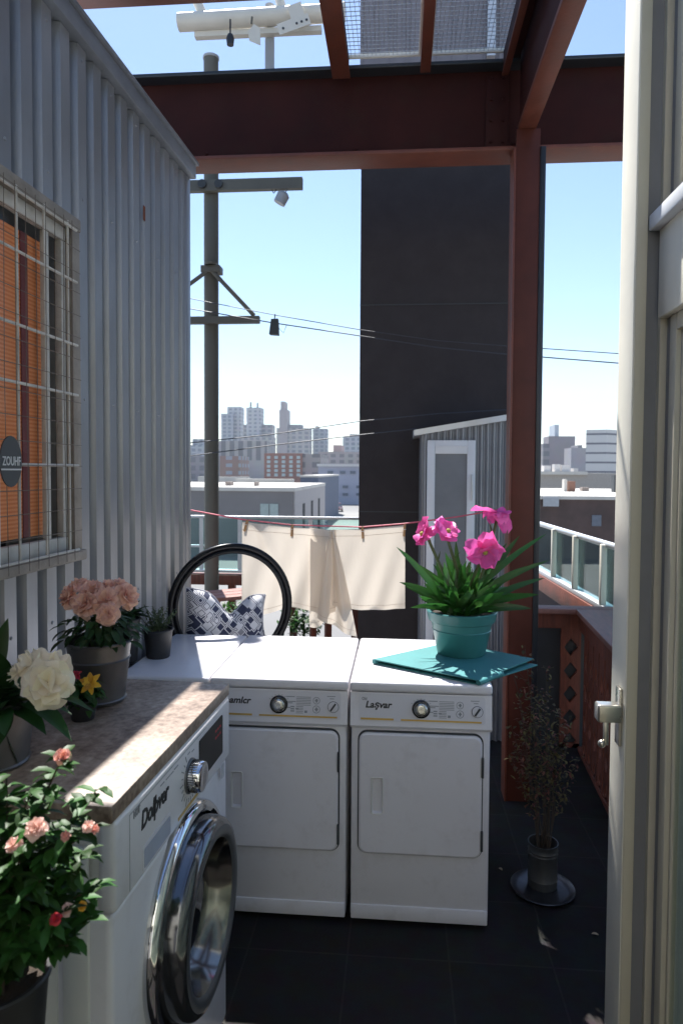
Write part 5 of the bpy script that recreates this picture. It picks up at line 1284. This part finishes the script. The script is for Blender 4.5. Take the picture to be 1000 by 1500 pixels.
# sign tower and cars
qa = PD(473, 705, 112); qb = PD(486, 742, 112); sg = thing('billboard', 'upright white billboard with a red brown picture beside the parked cars', 'billboard', (qa.x, qa.y, GZ))
MB().rbox((qa.x, qa.y, GZ+.4), (qb.x, qa.y+.5, qa.z), .1).build('panel', mat('white panel', (.62, .60, .58), .6), sg)
MB().box((qa.x+.3, qa.y-.04, qa.z-2.2), (qb.x-.2, qa.y-.005, qa.z-.6)).build('picture', mat('picture red brown', (.30, .10, .06), .6, var=.5, scale=1.5), sg)
def car(px, py, d, colr, label, rz):
    q = PD(px, py, d); t = thing('parked_car', label, 'car', (q.x, q.y, GZ+.02), rz, 'cars parked beyond the warehouse')
    T = basis(t); bd = mat('car paint '+label[:8], colr, .25, coat=.6)
    b = MB(); b.rbox((-.92, -2.1, .32), (.92, 2.1, .85), .14, 3, T=T); b.build('body', bd, t)
    c_ = MB(); c_.add([(-.84, -1.25, .84), (.84, -1.25, .84), (.84, 1.5, .84), (-.84, 1.5, .84), (-.66, -.55, 1.42), (.66, -.55, 1.42), (.66, .95, 1.42), (-.66, .95, 1.42)], [(4, 5, 6, 7), (0, 1, 5, 4), (1, 2, 6, 5), (2, 3, 7, 6), (3, 0, 4, 7)], False, T); c_.build('cabin', mat('car glass', (.05, .06, .08), .1), t)
    MB().rbox((-.66, -.54, 1.41), (.66, .95, 1.47), .02, T=T).build('roof', bd, t)
    for sx_ in (-.86, .86):
        for sy_ in (-1.3, 1.3):
            MB().lathe([(0, -.11), (.32, -.11), (.34, 0), (.32, .11), (0, .11)], T=T @ Matrix.Translation((sx_, sy_, .33)) @ Matrix.Rotation(R(90), 4, 'Y'), n=16).build('wheel', M['blackpot'], t)
    for sx_ in (-.62, .62): MB().rbox((sx_-.2, -2.13, .58), (sx_+.2, -2.08, .72), .02, T=T).build('headlight', M['plate'], t)
car(480, 750, 112, (.10, .14, .24), 'dark blue parked car nearest to the warehouse', .05)
car(494, 742, 124, (.25, .12, .12), 'maroon parked car behind the blue one', .1)

# right-hand city
dk = mat('dark brown brick wall', (.085, .055, .048), .9, var=.3, scale=.9, bump=.3, bscale=3)
a = PD(770, 726, 36); b = PD(1100, 728, 36)
rb = thing('brick_building', 'dark brown brick building with a pale flat roof at the right', 'building', (a.x, a.y, GZ))
MB().box((a.x, a.y, GZ), (b.x, a.y+17, a.z-.18)).build('wall', dk, rb)
MB().box((a.x-.05, a.y-.1, a.z-.178), (b.x, a.y+17.1, a.z)).build('roof', roofp, rb)
for (pxa, pxb, pyt, dd, m_) in ((833, 842, 705, 8, mat('chimney brick', (.25, .13, .09), .9)), (826, 830, 702, 8, roofp), (852, 862, 714, 9, mat('brown vent', (.28, .23, .20), .8)), (899, 903, 696, 7, M['gap'])):
    qa = PD(pxa, pyt, 36+dd); qb = PD(pxb, pyt, 36+dd); MB().box((qa.x, qa.y, a.z-.01), (qb.x, qa.y+.6, max(a.z+.25, qa.z))).build('roof_unit', m_, rb)
qa = PD(796, 728, 35.6); qb = PD(818, 742, 35.6); MB().box((qa.x, a.y-.25, qb.z), (qb.x, a.y-.102, qa.z)).build('vent_panel', M['polegrey'], rb)
wq = PD(864, 754, 36); wq2 = PD(877, 770, 36); MB().box((wq.x, a.y-.04, wq2.z), (wq2.x, a.y-.002, wq.z)).build('window', MATS['far dark pane'], rb)
lo = bld('long low beige building behind the brick building', [(770, 905, 693, mat('beige low wall', (.34, .31, .28), .9), 'wall', 0)], 78, 14)
a2 = PD(770, 691, 77.6); b2 = PD(858, 691, 77.6); MB().box((a2.x, a2.y, a2.z-.3), (b2.x, a2.y+14.4, a2.z+.05)).build('roof', roofp, lo)
for (pxa, pxb, pyt) in ((796, 806, 682), (812, 820, 680), (822, 834, 681), (840, 846, 686)):
    qa = PD(pxa, pyt, 84); qb = PD(pxb, pyt, 84); MB().box((qa.x, qa.y, a2.z+.04), (qb.x, qa.y+1.5, qa.z)).build('roof_unit', MATS['pale parapet'], lo)
r_ = bld('dark stepped office block with a slim pale tower on top', [(803, 841, 639, facade('dark pier facade', (.23, .20, .21), (.36, .34, .33), 16, 60, .62), 'block', 0), (812, 818, 622, mat('slim pale tower', (.42, .46, .50), .7), 'tower', 3), (795, 804, 650, darkF, 'wing', 0)], 420, 16)
bld('ridged grey apartment slab next to the dark office block', [(836, 876, 656, facade('ridged facade', (.30, .28, .30), (.16, .15, .17), 5, 60, .5), 'slab', 0), (846, 852, 652, capm, 'roof_box', 3)], 380, 16)
# striped tower (turned, lit left face)
d_ = 190; qa = PD(873, 629, d_); qc = PD(888, 629, d_-4); qb = PD(925, 629, d_+6)
stw = thing('striped_tower', 'square office tower with dark floor bands and a bright left side', 'building', (qc.x, qc.y, GZ))
ht = qc.z
def bandf(n, l, b):
    t = n.new('ShaderNodeTexCoord'); g = n.new('ShaderNodeSeparateXYZ'); l(t.outputs['Object'], g.inputs[0])
    d = n.new('ShaderNodeMath'); d.operation = 'DIVIDE'; d.inputs[1].default_value = 2.55; l(g.outputs['Z'], d.inputs[0]); f_ = n.new('ShaderNodeMath'); f_.operation = 'FRACT'; l(d.outputs[0], f_.inputs[0])
    c_ = n.new('ShaderNodeMath'); c_.operation = 'GREATER_THAN'; c_.inputs[1].default_value = .8; l(f_.outputs[0], c_.inputs[0])
    mix = n.new('ShaderNodeMix'); mix.data_type = 'RGBA'; mix.inputs['A'].default_value = (.52, .51, .50, 1); mix.inputs['B'].default_value = (.14, .14, .16, 1); l(c_.outputs[0], mix.inputs['Factor']); l(mix.outputs['Result'], b.inputs['Base Color'])
bm_ = nodemat('banded concrete', bandf, .8)
al = R(38); L1 = 7.5
e1_ = V((-math.cos(R(20)), math.sin(R(20)), 0))*5.2; e2_ = V((math.cos(R(35)), math.sin(R(35)), 0))*12; p0_ = V((qc.x, qc.y, 0)); quad = [p0_, p0_+e2_, p0_+e1_+e2_, p0_+e1_]
MB().add([(q.x, q.y, GZ) for q in quad]+[(q.x, q.y, ht) for q in quad], [(3, 2, 1, 0), (4, 5, 6, 7), (0, 1, 5, 4), (1, 2, 6, 5), (2, 3, 7, 6), (3, 0, 4, 7)]).build('wall', bm_, stw)

# ------------------------------------------------------------------ haze: the air itself
hzb = MB().box((-900, -30, -6.9), (900, 1000, 125)).build('haze', None or mat('haze tmp', (1, 1, 1)))
hzb['kind'] = 'stuff'
hm = bpy.data.materials.new('haze air'); hm.use_nodes = True; n = hm.node_tree.nodes; n.clear()
o_ = n.new('ShaderNodeOutputMaterial'); pv = n.new('ShaderNodeVolumePrincipled'); pv.inputs['Color'].default_value = (.80, .88, 1, 1); pv.inputs['Density'].default_value = .0002; pv.inputs['Anisotropy'].default_value = .2
hm.node_tree.links.new(pv.outputs[0], o_.inputs['Volume']); hzb.data.materials.clear(); hzb.data.materials.append(hm)
